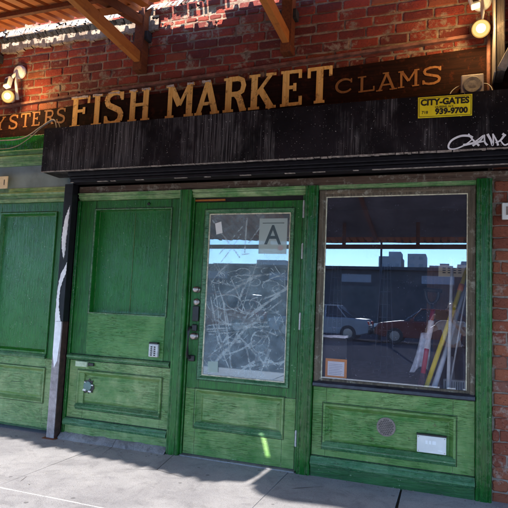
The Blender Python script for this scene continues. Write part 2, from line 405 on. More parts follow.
def ribbon(mb, pts, t, y, depth=.0, closed=False):
    """flat stroke of thickness t (number or (t0,t1)) along pts (x,z) at depth y; depth>0 gives it a thickness towards +Y"""
    n = len(pts); L = []; R = []
    for i in range(n):
        p = Vector(pts[i]); a = Vector(pts[max(i-1, 0)]); b = Vector(pts[min(i+1, n-1)])
        d = (b-a); d.normalize(); nn = Vector((-d.y, d.x))
        th = t if not isinstance(t, (tuple, list)) else t[0]+(t[1]-t[0])*i/max(1, n-1)
        L.append(p+nn*th/2); R.append(p-nn*th/2)
    if depth <= 0:
        vs = [(q.x, y, q.y) for q in L]+[(q.x, y, q.y) for q in R]
        mb.add(vs, [(i, i+1, n+i+1, n+i) for i in range(n-1)])
    else:
        vs = [(q.x, y, q.y) for q in L]+[(q.x, y, q.y) for q in R]+[(q.x, y+depth, q.y) for q in L]+[(q.x, y+depth, q.y) for q in R]
        fs = []
        for i in range(n-1):
            fs += [(i, i+1, n+i+1, n+i), (2*n+i, 3*n+i, 3*n+i+1, 2*n+i+1), (i, 2*n+i, 2*n+i+1, i+1), (n+i, n+i+1, 3*n+i+1, 3*n+i)]
        fs += [(0, n, 3*n, 2*n), (n-1, 3*n-1, 4*n-1, 2*n-1)]
        mb.add(vs, fs)

# ================================================================== SETTING: ground
def structure(o): o['kind'] = 'structure'; return o
xj = [-16, -12.4, -9.6, -7.0, -5.4, -4.05, -2.69, -1.09, -.285, 1.3, 2.7, 4.2, 5.8, 8, 11, 14]
yj = [-5.45, -4.2, -2.7, -1.2, .35]
sw = MB()
for i in range(len(xj)-1):
    for j in range(len(yj)-1):
        g = .0055 if xj[i] != -.285 and xj[i+1] != -.285 else .0048
        dz = random.uniform(-.0012, .0008)
        x0, x1, y0, y1 = xj[i]+g, xj[i+1]-g, yj[j]+.0028, yj[j+1]-.0028
        sk = .012*math.sin(i*2.1+j)
        sw.add([(x0+sk,y0,-.1),(x1+sk,y0,-.1),(x1,y1,-.1),(x0,y1,-.1),(x0+sk,y0,dz),(x1+sk,y0,dz),(x1,y1,dz),(x0,y1,dz)],
               [(0,3,2,1),(4,5,6,7),(0,1,5,4),(1,2,6,5),(2,3,7,6),(3,0,4,7)])
structure(sw.build('sidewalk', 'concrete', bevel=.0014))
structure(MB().box(-16, 14, -5.45, .35, -.14, -.012).build('sidewalk_bed', 'joint'))
jf = MB()
ribbon(jf, [(-2.69, 0), (-2.60, 0)], .01, 0) if False else None
pts = [(-5.3+.25*k, -1.2+.004*math.sin(k*1.7)) for k in range(26)]
jm = MB()
for a, b in zip(pts[:-1], pts[1:]): jm.box(a[0], b[0], a[1]-.0022, a[1]+.0022, -.02, .0010)
structure(jm.build('sidewalk_joint_filler', 'joint_white'))
structure(MB().prism([(-16, -5.6), (14, -5.6), (14, -5.45), (-16, -5.45)], 'z', -.3, -.004).build('kerb', 'concrete_rough', bevel=.02))
structure(MB().box(-600, 600, -900, -5.6, -.4, -.14).build('road', 'asphalt'))
structure(MB().box(-600, 600, .3, 40, -.4, -.16).build('ground', 'asphalt'))

db = MB(); rdb = random.Random(77)
for k in range(420):
    dx = rdb.uniform(-4.5, 1.0); dy = -.02-abs(rdb.gauss(0, .07)) if rdb.random() < .75 else rdb.uniform(-1.3, -.05)
    if -3.15 < dx < -2.1: dy -= .09
    sz = rdb.uniform(.002, .008) if rdb.random() < .9 else rdb.uniform(.008, .015)
    q = [(dx+sz*rdb.uniform(-1, 1), dy+sz*rdb.uniform(-1, 1), .001+sz*rdb.uniform(0, .6)) for _ in range(5)]
    db.add(q, [(0,1,2),(0,2,3),(0,3,4),(1,2,4),(2,3,4)])
tag(db.build('street_grit', plain('grit', (.22, .20, .17), .9, var=.7, s=60)), 'grit and crumbs swept against the foot of the shop front', 'grit', None, 'stuff')
# ================================================================== BUILDING
B = empty('shop_building', (0, 0, 0), 'old red brick building with a green panelled timber shop front at street level', 'building')

WALL_Y = .03
def bricks(x0, x1, z0, z1, y, L=.22, Hc=.083, gap=.013, depth=.09, seed=1, drop=0.0, jit=.006, keep=None):
    rnd = random.Random(seed); mb = MB(); row = 0; z = z0
    while z < z1-.01:
        off = (-.5 if row % 2 else 0)*L + rnd.uniform(-.02, .02)
        hdr = (row % 7 == 5)
        LL = L*.52 if hdr else L
        x = x0+off*(LL/L)
        while x < x1:
            w = LL*rnd.uniform(.95, 1.05)
            a, b = max(x+gap/2, x0), min(x+w-gap/2, x1)
            if b-a > .03 and not (keep and not keep((a+b)/2, z+Hc/2)) and rnd.random() > drop:
                yy = y+rnd.uniform(-jit, jit); ty = rnd.uniform(-.0015, .0015); tz = rnd.uniform(-.0012, .0012)
                zz0, zz1 = z+gap/2+rnd.uniform(-.003, .003), min(z+Hc-gap/2+rnd.uniform(-.004, .003), z1)
                hw, hh = (b-a)/2, (zz1-zz0)/2; cx, cz = (a+b)/2, (zz0+zz1)/2
                cut = rnd.uniform(.002, .010)
                o = []
                for (ux, uz, ax) in ((-1,-1,0),(-.35,-1,1),(.35,-1,1),(1,-1,0),(1,0,2),(1,1,0),(.35,1,1),(-.35,1,1),(-1,1,0),(-1,0,2)):
                    if ax == 0:
                        cc = cut*rnd.uniform(.4, 1.5); p1 = (cx+ux*(hw-cc), cz+uz*hh); p2 = (cx+ux*hw, cz+uz*(hh-cc))
                        pr_ = [p1, p2] if (ux*uz < 0) else [p2, p1]
                        for p in pr_: o.append((p[0]+rnd.uniform(-.0015, .0015), p[1]+rnd.uniform(-.0015, .0015)))
                    else: o.append((cx+ux*hw+rnd.uniform(-.005, .005), cz+uz*hh+rnd.uniform(-.0048, .0048)))
                c = .006; n_ = len(o)
                inn = [(cx+(px-cx)*(1-c/hw), cz+(pz-cz)*(1-c/hh)) for px, pz in o]
                vs = [(px, yy+ty*(px-cx)/hw+tz*(pz-cz)/hh, pz) for px, pz in inn]+[(px, yy+c*.8, pz) for px, pz in o]+[(px, y+depth, pz) for px, pz in o]
                fs = [tuple(range(n_))]+[(k, n_+k, n_+(k+1) % n_, (k+1) % n_) for k in range(n_)]+[(n_+k, 2*n_+k, 2*n_+(k+1) % n_, n_+(k+1) % n_) for k in range(n_)]
                mb.add(vs, fs)
            x += w
        z += Hc; row += 1
    return mb
XL, XR = -7.0, 3.2
bw = bricks(XL, XR, 2.66, 3.70, WALL_Y, seed=3, jit=.004)
wall = bw.build('brick_wall', 'brick_red', B)
tag(wall, 'deep red painted brickwork above the signboard, patched with grey mortar')
bw2 = bricks(XL, XR, 3.70, 4.6, WALL_Y+.004, seed=5, keep=lambda x, z: z > 3.86 or x > -2.6 or random.random() < .25, jit=.004)
bw2.build('upper_brickwork', 'brick_red', wall)
bricks(XL, XR, 4.6, 7.4, WALL_Y+.004, seed=6).build('upper_brickwork', 'brick_red', wall)
MB().box(XL, XR, WALL_Y+.0065, .4, 2.66, 7.4).build('mortar', 'mortar_red', wall)
# bare brick pier on the right
pier = bricks(.292, XR, -.02, 2.66, .012, seed=9, L=.215, Hc=.0805, jit=.005, gap=.008).build('brick_pier', 'brick_orange', B)
tag(pier, 'bare orange brick pier at the right of the green shop front')
MB().box(.286, XR, .021, .4, -.02, 2.66).build('mortar', 'mortar_pale', pier)
# iron ledge above the sign
def tilt(x, z, s=.036): return z+s*(x+1.5)
lm = MB()
xs = [XL+k*.3 for k in range(int((XR-XL)/.3)+1)]
for a, b in zip(xs[:-1], xs[1:]):
    za, zb = tilt(a, 3.158), tilt(b, 3.158)
    lm.add([(a,-.012,za-.012),(b,-.012,zb-.012),(b,.06,zb-.012),(a,.06,za-.012),(a,-.012,za+.010),(b,-.012,zb+.010),(b,.06,zb+.026),(a,.06,za+.026)],
           [(0,3,2,1),(4,5,6,7),(0,1,5,4),(2,3,7,6)])
lm.build('ledge', 'ledge', B)
# crumbling render band where the canopy meets the wall
pr = MB(); rnd = random.Random(4)
NX = 60
for k in range(NX):
    a = -5.2+k*(2.75/NX); b = a+2.75/NX
    lo = 3.625+.03*mnoise.noise(Vector((a*4, 0, 0)))+.02*rnd.random(); hi = 3.765
    pr.add([(a,.004+.008*rnd.random(),lo),(b,.004+.008*rnd.random(),lo+.006*rnd.random()),(b,.002,hi),(a,.002,hi),(a,.05,lo-.008),(b,.05,lo-.008)],
           [(0,1,2,3),(4,5,1,0)])
pr.build('render_band', 'parging', B)
# plain upper shell so that the building has a body and the room behind the glass is dark
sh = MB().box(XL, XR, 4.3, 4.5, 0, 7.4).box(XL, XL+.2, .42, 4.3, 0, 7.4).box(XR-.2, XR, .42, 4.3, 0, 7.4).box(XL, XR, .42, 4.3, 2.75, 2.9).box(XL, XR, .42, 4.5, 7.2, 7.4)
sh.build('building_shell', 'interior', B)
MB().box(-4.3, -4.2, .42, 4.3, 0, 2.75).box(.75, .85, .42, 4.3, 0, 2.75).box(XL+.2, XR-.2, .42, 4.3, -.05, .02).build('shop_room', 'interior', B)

# ---------------- left bay
def bay_stiles(mb, x0, x1, z0, z1, holes, y=0.0, t=.045, sl=None, sr=None):
    """stiles + rails butt-jointed round a column of openings. holes = [(xa, xb, za, zb)] bottom to top"""
    xa, xb = holes[0][0], holes[0][1]
    mb.box(x0, xa-.0012, y, y+t, z0, z1); mb.box(xb+.0012, x1, y, y+t, z0, z1)
    zc = z0
    for h in holes:
        mb.box(xa, xb, y+.0012, y+t, zc, h[2]); zc = h[3]
    mb.box(xa, xb, y+.0012, y+t, zc, z1)
LB = MB()
bay_stiles(LB, -4.24, -3.25, .655, 2.085, [(-4.045, -3.395, .705, 1.985)])
lb = LB.build('panelled_bay', 'green_v', B, bevel=.003)
lbl = MB(); bay_stiles(lbl, -4.24, -3.25, .05, .653, [(-4.045, -3.395, .272, .565)]); lbl.build('lit_lower_frame', 'green_panel_lit', lb, bevel=.003)  # lower frame takes the paler green with the bounce light painted in
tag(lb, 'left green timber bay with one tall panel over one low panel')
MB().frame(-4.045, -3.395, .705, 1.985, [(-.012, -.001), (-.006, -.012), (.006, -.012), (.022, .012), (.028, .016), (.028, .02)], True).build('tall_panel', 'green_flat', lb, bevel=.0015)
MB().frame(-4.045, -3.395, .272, .565, [(-.010, -.001), (-.006, -.012), (.004, -.012), (.008, -.004), (.030, .026), (.034, .026), (.055, .016)], True).build('low_panel', 'green_panel_lit', lb, bevel=.0015)
MB().prism([(-.001, .66), (-.022, .655), (-.028, .672), (-.016, .690), (-.001, .703)], 'x', -4.05, -3.39).build('sill_moulding', 'green_mould', lb)
MB().prism([(0, .05), (.0, .032), (.05, .032), (.05, .05)], 'x', -4.24, -3.25).build('base_strip', 'green_dirty', lb)
# one more bay beyond the frame, for side views
LB2 = MB(); bay_stiles(LB2, -5.3, -4.27, .05, 2.085, [(-5.1, -4.45, .272, .565), (-5.1, -4.45, .705, 1.985)])
lb2 = LB2.build('panelled_bay', 'green_v', B, bevel=.003)
tag(lb2, 'outermost left green timber bay, past the left edge')
for zz in ((.705, 1.985), (.272, .565)):
    MB().frame(-5.1, -4.45, zz[0], zz[1], [(-.008, -.001), (-.004, -.008), (.004, -.008), (.026, .014), (.03, .018)], True).build('panel', 'green_flat', lb2)
MB().box(-7, -5.3, -.01, .3, 0, 2.66).build('end_wall', 'brick_orange', B)
MB().box(-4.268, -4.242, .004, .04, .05, 2.085).build('cover_strip', 'green_deep', B)
# transom zone above the left bay: fascia board, mouldings, dull glass light
MB().box(-5.3, -3.26, -.012, .05, 2.592, 2.74).build('fascia_board', 'green_deep', B, bevel=.003)
MB().prism([(.05, 2.45), (.004, 2.45), (.0, 2.468), (-.016, 2.478), (-.018, 2.50), (-.036, 2.515), (-.040, 2.535), (-.02, 2.55), (-.022, 2.572), (-.05, 2.580), (-.05, 2.590), (.05, 2.590)], 'x', -5.3, -3.26).build('cornice_moulding', 'green_pale', B)
MB().box(-5.3, -3.26, .02, .028, 2.232, 2.449).build('transom_light', 'transom', B)
MB().prism([(.05, 2.087), (-.012, 2.087), (-.022, 2.10), (-.022, 2.118), (-.002, 2.126), (-.002, 2.150), (-.026, 2.156), (-.034, 2.172), (-.022, 2.182), (.004, 2.190), (.010, 2.231), (.05, 2.231)], 'x', -5.3, -3.26).build('transom_moulding', 'green_pale', B)

# ---------------- middle bay
MBY = MB()
bay_stiles(MBY, -3.125, -2.118, .70, 2.085, [(-2.965, -2.208, 1.092, 2.0)])
mbay = MBY.build('panelled_bay', 'green_v', B, bevel=.003)
mlo = MB(); bay_stiles(mlo, -3.125, -2.118, .05, .698, [(-2.965, -2.208, .268, .572)]); mlo.build('lit_lower_frame', 'green_panel_lit', mbay, bevel=.003)  # same paler green, brightened in colour for light off the ground
tag(mbay, 'middle green timber bay with a deep recessed panel above and a panel with a round hole below')
MB().frame(-2.965, -2.208, 1.092, 2.0, [(0, .001), (.002, .058), (.02, .06)], True).build('recessed_panel', 'green_flat', mbay)
MB().frame(-2.965, -2.208, 1.092, 2.0, [(-.012, -.0008), (-.009, -.007), (-.001, -.007), (.001, .004)]).build('recess_bead', 'green_mould', mbay)
MB().box(-2.5920, -2.5898, .0566, .0585, 1.112, 1.98).build('board_seam', 'seam', mbay)
MB().box(-2.968, -2.205, -.0055, -.0005, .722, 1.088).build('lock_rail', 'green_h', mbay, bevel=.002)
MB().prism([(-.001, .672), (-.020, .676), (-.040, .694), (-.042, .706), (-.034, .716), (-.006, .722), (-.001, .722)], 'x', -3.14, -2.13).build('sill_moulding', 'green_mould', mbay, bevel=.001)
MB().frame(-3.02, -2.212, .27, .575, [(-.014, -.0015), (-.009, -.014), (.003, -.014), (.007, -.005), (.032, .024), (.037, .024), (.058, .015)], True).build('low_panel', 'green_panel_lit', mbay, bevel=.0015)
MB().prism([(-.001, .258), (-.014, .258), (-.030, .276), (-.030, .283), (-.013, .304), (-.001, .306)], 'x', -3.03, -2.2).build('panel_foot_moulding', 'green_mould', mbay, bevel=.001)
MB().prism([(-.001, .112), (-.026, .114), (-.034, .130), (-.034, .138), (-.018, .170), (-.001, .176)], 'x', -3.14, -2.125).build('foot_moulding', 'green_mould', mbay, bevel=.001)
MB().box(-3.125, -2.118, -.012, -.0015, .045, .112).build('base_board', 'green_panel_lit', mbay, bevel=.002)
# side casings of the middle bay
MB().box(-3.152, -3.126, -.022, .05, .04, 2.085).build('side_casing', 'green_deep', mbay, bevel=.003)
# round hole with a ragged dark edge and a teal disc inside
hx, hz = -2.925, .452
hole = MB()
ring = []
for k in range(22):
    a = 2*PI*k/22; r = .058+.012*math.sin(k*2.7)+.006*math.sin(k*5.1); ring.append((hx+r*math.cos(a), hz+r*math.sin(a)))
hole.prism(ring, 'y', .0062, .0095); hole.build('round_hole', 'black_iron', mbay)
MB().lathe((hx-.006, .006, hz+.002), [(.041, 0), (.041, .005), (.034, .008)], (0, -1, 0), 20).build('hole_cover', 'teal_paint', mbay)
fl = MB()
for a, s in ((3.9, .03), (5.2, .026), (.3, .018), (2.3, .014)):
    cx, cz = hx+.046*math.cos(a), hz+.046*math.sin(a)
    fl.prism([(cx-s*.6, cz-s*.2), (cx+s*.5, cz-s*.35), (cx+s*.6, cz+s*.2), (cx-s*.3, cz+s*.3)], 'y', -.0045, .004)
fl.build('torn_edge', 'white_plastic', mbay)['kind'] = 'stuff'
MB().box(-3.05, -2.93, -.030, -.002, .618, .664).build('latch_block', plain('pale_green_block', (.42, .50, .34), .5, s=20), mbay, bevel=.004)
MB().box(-2.925, -2.87, -.018, -.002, .630, .655).build('latch_hook', 'black_iron', mbay, bevel=.003)
def grime_shadow(parent, x0, x1, z0, z1, y, o=-.0165, w=.0032):  # dark strip laid round a panel as a painted shadow gap
    MB().frame(x0, x1, z0, z1, [(o-w, y), (o, y)]).build('shadow_line', 'grime_shadow', parent)
grime_shadow(mbay, -3.02, -2.212, .27, .575, -.0016); grime_shadow(mbay, -2.965, -2.208, 1.092, 2.0, -.0012, -.0125)
grime_shadow(lb, -4.045, -3.395, .272, .565, -.0012, -.0105); grime_shadow(lb, -4.045, -3.395, .705, 1.985, -.0012, -.0125)
for x0, x1, zz in ((-3.125, -2.118, .7232), (-3.125, -2.118, .1765), (-3.125, -2.118, .6705)): MB().box(x0, x1, -.0075, -.0004, zz-.0017, zz+.0017).build('shadow_line', 'grime_shadow', mbay)  # straight strips of painted shadow along the mouldings
for x in (-2.965, -2.208): MB().box(x-.0012, x+.0012, -.0009, .002, 2.003, 2.085).build('shadow_line', 'grime_shadow', mbay)
MB().lathe((-2.43, .0, 2.045), [(.013, 0), (.013, .006), (.009, .010)], (0, -1, 0), 14).build('bolt_head', 'black_iron', mbay)
lip = MB(); NX, NY = 70, 7; vs = []; fs = []
for k in range(NX+1):
    xx = -3.15+k*1.04/NX
    for j in range(NY+1):
        v = j/NY; yy = .05-.13*v
        base = .052*(1-max(0, (v-.35)/.65)**1.6)
        nz = mnoise.noise(Vector((xx*9, yy*9, 0)))*.012+mnoise.noise(Vector((xx*31, yy*31, 3)))*.006
        vs.append((xx, yy+.012*mnoise.noise(Vector((xx*7, 5, v*2))), max(base+nz*(1 if v < .95 else 0), -.004) if j < NY else -.004))
for k in range(NX):
    for j in range(NY): a = k*(NY+1)+j; fs.append((a, a+1, a+NY+2, a+NY+1))
lip.add(vs, fs); lip.build('concrete_lip', 'concrete_rough', B)

# ---------------- pilaster between middle bay and door
def pilaster(x0, x1, y, z0, z1, mat, name='pilaster'):
    mb = MB(); w = x1-x0
    prof = [(x0, .05), (x0, y+.012), (x0+.006, y+.002), (x0+.016, y), (x0+.020, y+.006), (x0+.026, y+.006), (x0+.030, y), (x1-.030, y), (x1-.026, y+.006), (x1-.020, y+.006), (x1-.016, y), (x1-.006, y+.002), (x1, y+.012), (x1, .05)]
    mb.prism(prof, 'z', z0, z1); return mb.build(name, mat, B, bevel=.0012)
pilaster(-2.114, -2.008, -.048, -.005, 2.15, 'green_v')
pilaster(-1.036, -.934, -.042, -.005, 2.15, 'green_deep')
pilaster(.186, .287, -.036, -.005, 2.16, 'green_deep')
# head timbers
MB().box(-3.15, .9, -.020, .05, 2.152, 2.215).build('head_timber', 'header_wood', B, bevel=.004)
def head_mould(x0, x1):
    MB().prism([(.05, 2.088), (.004, 2.088), (-.006, 2.093), (-.008, 2.104), (-.018, 2.110), (-.022, 2.122), (-.016, 2.128), (-.02, 2.137), (-.034, 2.142), (-.034, 2.151), (.05, 2.151)], 'x', x0, x1).build('head_moulding', 'green_pale', B)
head_mould(-3.15, -2.116); head_mould(-2.006, -1.038)
MB().prism([(.05, 2.118), (-.004, 2.118), (-.010, 2.128), (-.020, 2.134), (-.022, 2.151), (.05, 2.151)], 'x', -.932, .184).build('head_moulding', 'green_pale', B)

# ---------------- door
DX0, DX1, DZ0, DZ1, DY = -1.984, -1.063, .014, 2.048, .006
dm = MB(); bay_stiles(dm, DX0, DX1, .53, DZ1, [(-1.876, -1.140, .618, 1.972)], DY, .045)
# door stiles follow the first opening: pad the small difference at the glass
door = dm.build('door', 'green_v', B, bevel=.003)
dlo = MB(); bay_stiles(dlo, DX0, DX1, DZ0, .528, [(-1.888, -1.163, .232, .522)], DY, .045); dlo.build('lit_lower_frame', 'green_low_lit', door, bevel=.003)  # door foot in the green with painted-in bounce light
tag(door, 'green timber door with a tall scratched glass pane over a low panel')
MB().box(-2.006, -1.986, .02, .06, 0, 2.088).box(-1.061, -1.038, .02, .06, 0, 2.088).box(-1.986, -1.061, .02, .06, 2.052, 2.088).build('door_frame', 'black_iron', B)
MB().box(-2.004, -1.990, -.006, .018, 0, 2.085).box(-1.058, -1.040, -.002, .018, 0, 2.085).build('door_stop', 'green_v', B, bevel=.002)
MB().box(-2.0, -1.72, .002, .014, 2.058, 2.072).build('rusty_strip', 'rust_bright', B)
MB().frame(-1.878, -1.138, .616, 1.974, [(-.012, DY-.001), (-.010, DY-.010), (.002, DY-.010), (.020, DY+.012), (.022, DY+.018)]).build('glazing_bead', 'green_mould', door, bevel=.001)
MB().frame(-1.857, -1.159, .637, 1.953, [(-.001, DY+.010), (.001, DY+.007), (.007, DY+.009), (.009, DY+.017)]).build('putty_line', 'putty', door)
MB().box(-1.875, -1.141, DY+.018, DY+.022, .619, 1.971).build('door_glass', 'door_glass', door)
MB().frame(-1.89, -1.161, .23, .524, [(-.008, DY-.001), (-.004, DY-.012), (.005, DY-.012), (.009, DY-.003), (.034, DY+.030), (.038, DY+.030), (.058, DY+.020)], True).build('low_panel', 'green_panel_lit', door, bevel=.0015)
MB().prism([(DY-.001, .222), (DY-.012, .224), (DY-.022, .238), (DY-.022, .244), (DY-.006, .268), (DY-.001, .270)], 'x', -1.89, -1.16).build('panel_foot_moulding', 'green_mould', door)
grime_shadow(door, -1.89, -1.161, .23, .524, DY-.0012, -.0105); grime_shadow(door, -1.878, -1.138, .616, 1.974, DY-.0012, -.0145)
MB().box(DX0, DX1, DY-.001, DY+.002, .5275, .5305).build('shadow_line', 'grime_shadow', door)
# scratched tags all over the glass
scr = MB(); rs = random.Random(11); SY = DY+.0165
def arc(cx, cz, rx, rz, a0, a1, n=18): return [(cx+rx*math.cos(a0+(a1-a0)*k/n), cz+rz*math.sin(a0+(a1-a0)*k/n)) for k in range(n+1)]
def inglass(pts):
    return [(min(max(x, -1.848), -1.168), min(max(z, .648), 1.942)) for x, z in pts]
lay = [0]
def S(pts, t):
    lay[0] += 1; ribbon(scr, inglass(pts), t, SY-.000012*lay[0])
def glpt(px, py):   # a spot on the pane, as fractions of its width and height
    return (-1.847+px*.68, 1.94-py*1.29)
for (a, b, t) in [((.02,.03),(.40,.27),.008),((.13,.25),(.42,.07),.007),((.40,.12),(.16,.30),.006),((.47,.02),(.46,.24),.009),((.42,.25),(.52,.245),.007),
                  ((.50,.18),(.65,.07),.006),((.05,.52),(.22,.80),.008),((.22,.55),(.36,.96),.010),((.10,.96),(.62,.64),.012),((.40,.74),(.86,.97),.009),
                  ((.08,.66),(.35,.97),.006),((.60,.55),(.30,.86),.006),((.88,.50),(.55,.62),.010),((.95,.52),(.62,.66),.007),((.52,.80),(.60,.97),.009),
                  ((.86,.62),(.97,.74),.006),((.14,.46),(.30,.70),.007),((.08,.44),(.18,.72),.006),((.03,.70),(.78,.66),.006),((.02,.725),(.80,.685),.009),((.03,.74),(.55,.70),.005),((.05,.755),(.45,.725),.006),
                  ((.30,.40),(.52,.62),.006),((.55,.38),(.40,.56),.005),((.62,.30),(.45,.62),.005),((.06,.30),(.22,.40),.005),((.70,.42),(.96,.36),.005),((.72,.80),(.92,.62),.005)]:
    p, q = glpt(*a), glpt(*b); n = 7; t *= 1.5
    w = rs.uniform(-.012, .012)
    S([(p[0]+(q[0]-p[0])*k/n+w*math.sin(PI*k/n), p[1]+(q[1]-p[1])*k/n+w*.5*math.sin(PI*k/n)) for k in range(n+1)], t)
for cx, cz, r, r2, t in [(.70,.78,.075,.085,.009),(.12,.41,.055,.03,.006),(.18,.40,.03,.04,.006),(.35,.42,.07,.035,.006),(.27,.55,.12,.06,.008),(.55,.57,.10,.05,.008),
                     (.42,.64,.16,.07,.009),(.68,.55,.09,.05,.007),(.80,.44,.07,.04,.006),(.24,.78,.05,.055,.007),(.60,.42,.05,.03,.005),(.90,.46,.05,.035,.006),(.45,.36,.06,.03,.005),(.75,.35,.05,.025,.005),(.14,.90,.04,.03,.006)]:
    c = glpt(cx, cz); a0 = rs.uniform(0, 6.3); S(arc(c[0], c[1], r, r2, a0, a0+rs.uniform(4.2, 6.6), 22), t*1.2)
for k in range(85):
    px, py = rs.random(), .30+.66*rs.random()**.9
    c = glpt(px, py); a = rs.uniform(0, PI); l = rs.uniform(.03, .17); cv = rs.uniform(-.35, .35)
    S([(c[0]+l*(u-.5)*math.cos(a)-cv*l*(u*u-u)*math.sin(a), c[1]+l*(u-.5)*math.sin(a)+cv*l*(u*u-u)*math.cos(a)) for u in [i/6 for i in range(7)]], rs.uniform(.002, .006))
for k in range(26):      # broad scuffed smears
    c = glpt(rs.uniform(.1, .9), rs.uniform(.32, .97)); a = rs.uniform(-.5, 1.3); l = rs.uniform(.08, .3); cv = rs.uniform(-.3, .3)
    S([(c[0]+l*(u-.5)*math.cos(a)-cv*l*(u*u-u)*math.sin(a), c[1]+l*(u-.5)*math.sin(a)+cv*l*(u*u-u)*math.cos(a)) for u in [i/7 for i in range(8)]], (rs.uniform(.004, .012), rs.uniform(.012, .026)))
scr.build('scratches', 'scratch', door)
patch = MB().prism([(-1.805, .665), (-1.715, .668), (-1.718, .755), (-1.806, .750)], 'y', SY-.0065, SY-.006)
patch.build('sticker_residue', translucent('sticker_residue', (.45, .55, .50), .55), door)
# door furniture
for (z, r) in ((1.322, .025), (.945, .028)):
    MB().lathe((-1.925, DY, z), [(r*1.05, 0), (r*1.05, .006), (r*.5, .010), (r*.5, .024), (r*.95, .030), (r*1.02, .040), (r*.9, .050), (r*.5, .056)], (0, -1, 0), 22).build('door_knob', 'chrome', door, smooth=True)
MB().lathe((-1.925, DY, 1.222), [(.028, 0), (.028, .014), (.024, .020), (.012, .026), (.012, .029)], (0, -1, 0), 22).build('lock_cylinder', 'chrome', door)
MB().box(-1.952, -1.898, DY-.024, DY-.001, 1.065, 1.190).build('lock_plate', 'black_iron', door, bevel=.006)
MB().box(-1.950, -1.905, DY-.030, DY-.001, .985, 1.040).build('lock_plate', 'black_iron', door, bevel=.008)
MB().tube([(-1.958, DY-.001, 1.018), (-1.963, DY-.035, 1.010), (-1.966, DY-.046, .985), (-1.966, DY-.046, .80), (-1.962, DY-.040, .775), (-1.950, DY-.001, .765)], [.010, .011, .012, .012, .011, .010], 10).build('pull_handle', 'black_iron', door, smooth=True)
MB().box(-1.972, -1.915, DY-.02, DY-.001, .742, .792).build('pull_handle_foot', 'black_iron', door, bevel=.008)
for z0, z1 in ((1.905, 2.035), (1.585, 1.70), (1.045, 1.168), (.185, .295)):
    MB().cyl((-1.0495, -.006, z0), (-1.0495, -.006, z1), .0085, n=10).cyl((-1.0495, -.006, z1), (-1.0495, -.006, z1+.007), .006, n=8).build('hinge', 'hinge', door)
MB().box(-1.99, -1.05, -.035, .05, -.008, .010).build('threshold', 'concrete_rough', B)

# ---------------- window bay
WX0, WX1 = -.931, .184
wb = MB()
wb.box(WX0, -.8308, 0, .045, 0, .645); wb.box(.0458, WX1, 0, .045, 0, .645)
wb.box(-.83, .045, .0012, .045, .502, .645); wb.box(-.83, .045, .0012, .045, 0, .218)
win = wb.build('shop_window', 'green_low_lit', B, bevel=.003)
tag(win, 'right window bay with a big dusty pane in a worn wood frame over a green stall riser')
MB().frame(-.838, .053, .21, .51, [(-.014, -.0015), (-.009, -.015), (.004, -.015), (.008, -.006), (.032, .022), (.037, .022), (.058, .013)], True).build('riser_panel', 'green_low_lit', win, bevel=.0015)
MB().prism([(-.001, .192), (-.014, .194), (-.032, .216), (-.032, .224), (-.010, .252), (-.001, .254)], 'x', -.85, .065).build('panel_foot_moulding', 'green_mould', win, bevel=.001)
MB().prism([(-.001, .070), (-.026, .072), (-.040, .090), (-.040, .100), (-.020, .138), (-.001, .142)], 'x', WX0, WX1).build('foot_moulding', 'green_mould', win, bevel=.001)
MB().box(WX0, WX1, -.022, -.0015, -.01, .070).build('base_board', 'green_dirty', win, bevel=.003)
MB().frame(-.928, .182, .648, 2.117, [(0, .03), (0, -.016), (.010, -.020), (.030, -.014), (.034, -.004), (.050, .002), (.052, .012)]).build('window_frame', 'frame_wood_v', win, bevel=.0015)
MB().box(-.88, .134, -.019, -.0135, 2.084, 2.112).build('window_head', 'frame_wood_h', win, bevel=.002)
MB().frame(-.880, .134, .690, 2.069, [(0, .012), (.001, .004), (.007, .006), (.009, .013)]).build('putty_line', 'putty', win)
MB().box(-.884, .138, .013, .019, .675, 2.073).build('window_glass', 'window_glass', win)
MB().prism([(.03, .640), (-.034, .640), (-.040, .648), (-.038, .668), (-.022, .678), (.0, .684), (.03, .690)], 'x', -.929, .183).build('window_sill', 'sill_black', win, bevel=.002)
grime_shadow(win, -.838, .053, .21, .51, -.0016, -.0165)
for zz in (.1435, .0715): MB().box(WX0, WX1, -.004, -.0004, zz-.0016, zz+.0016).build('shadow_line', 'grime_shadow', win)
MB().box(WX0, WX1, -.004, .0, .6365, .6398).build('shadow_line', 'grime_shadow', win)
# round vent grille: ring of small holes
vx, vz = -.398, .398
vg = MB(); vg.lathe((vx, .012, vz), [(.066, 0), (.066, .004), (.060, .006)], (0, -1, 0), 28); vent = vg.build('vent_grille', 'grey_plastic', win)
vh = MB()
for i in range(-4, 5):
    for j in range(-4, 5):
        px, pz = vx+i*.0135+(j % 2)*.0067, vz+j*.0120
        if math.hypot(px-vx, pz-vz) < .053: vh.lathe((px, .0065, pz), [(.0045, 0), (.0045, .0022)], (0, -1, 0), 8)
vh.build('vent_holes', 'ink', vent)

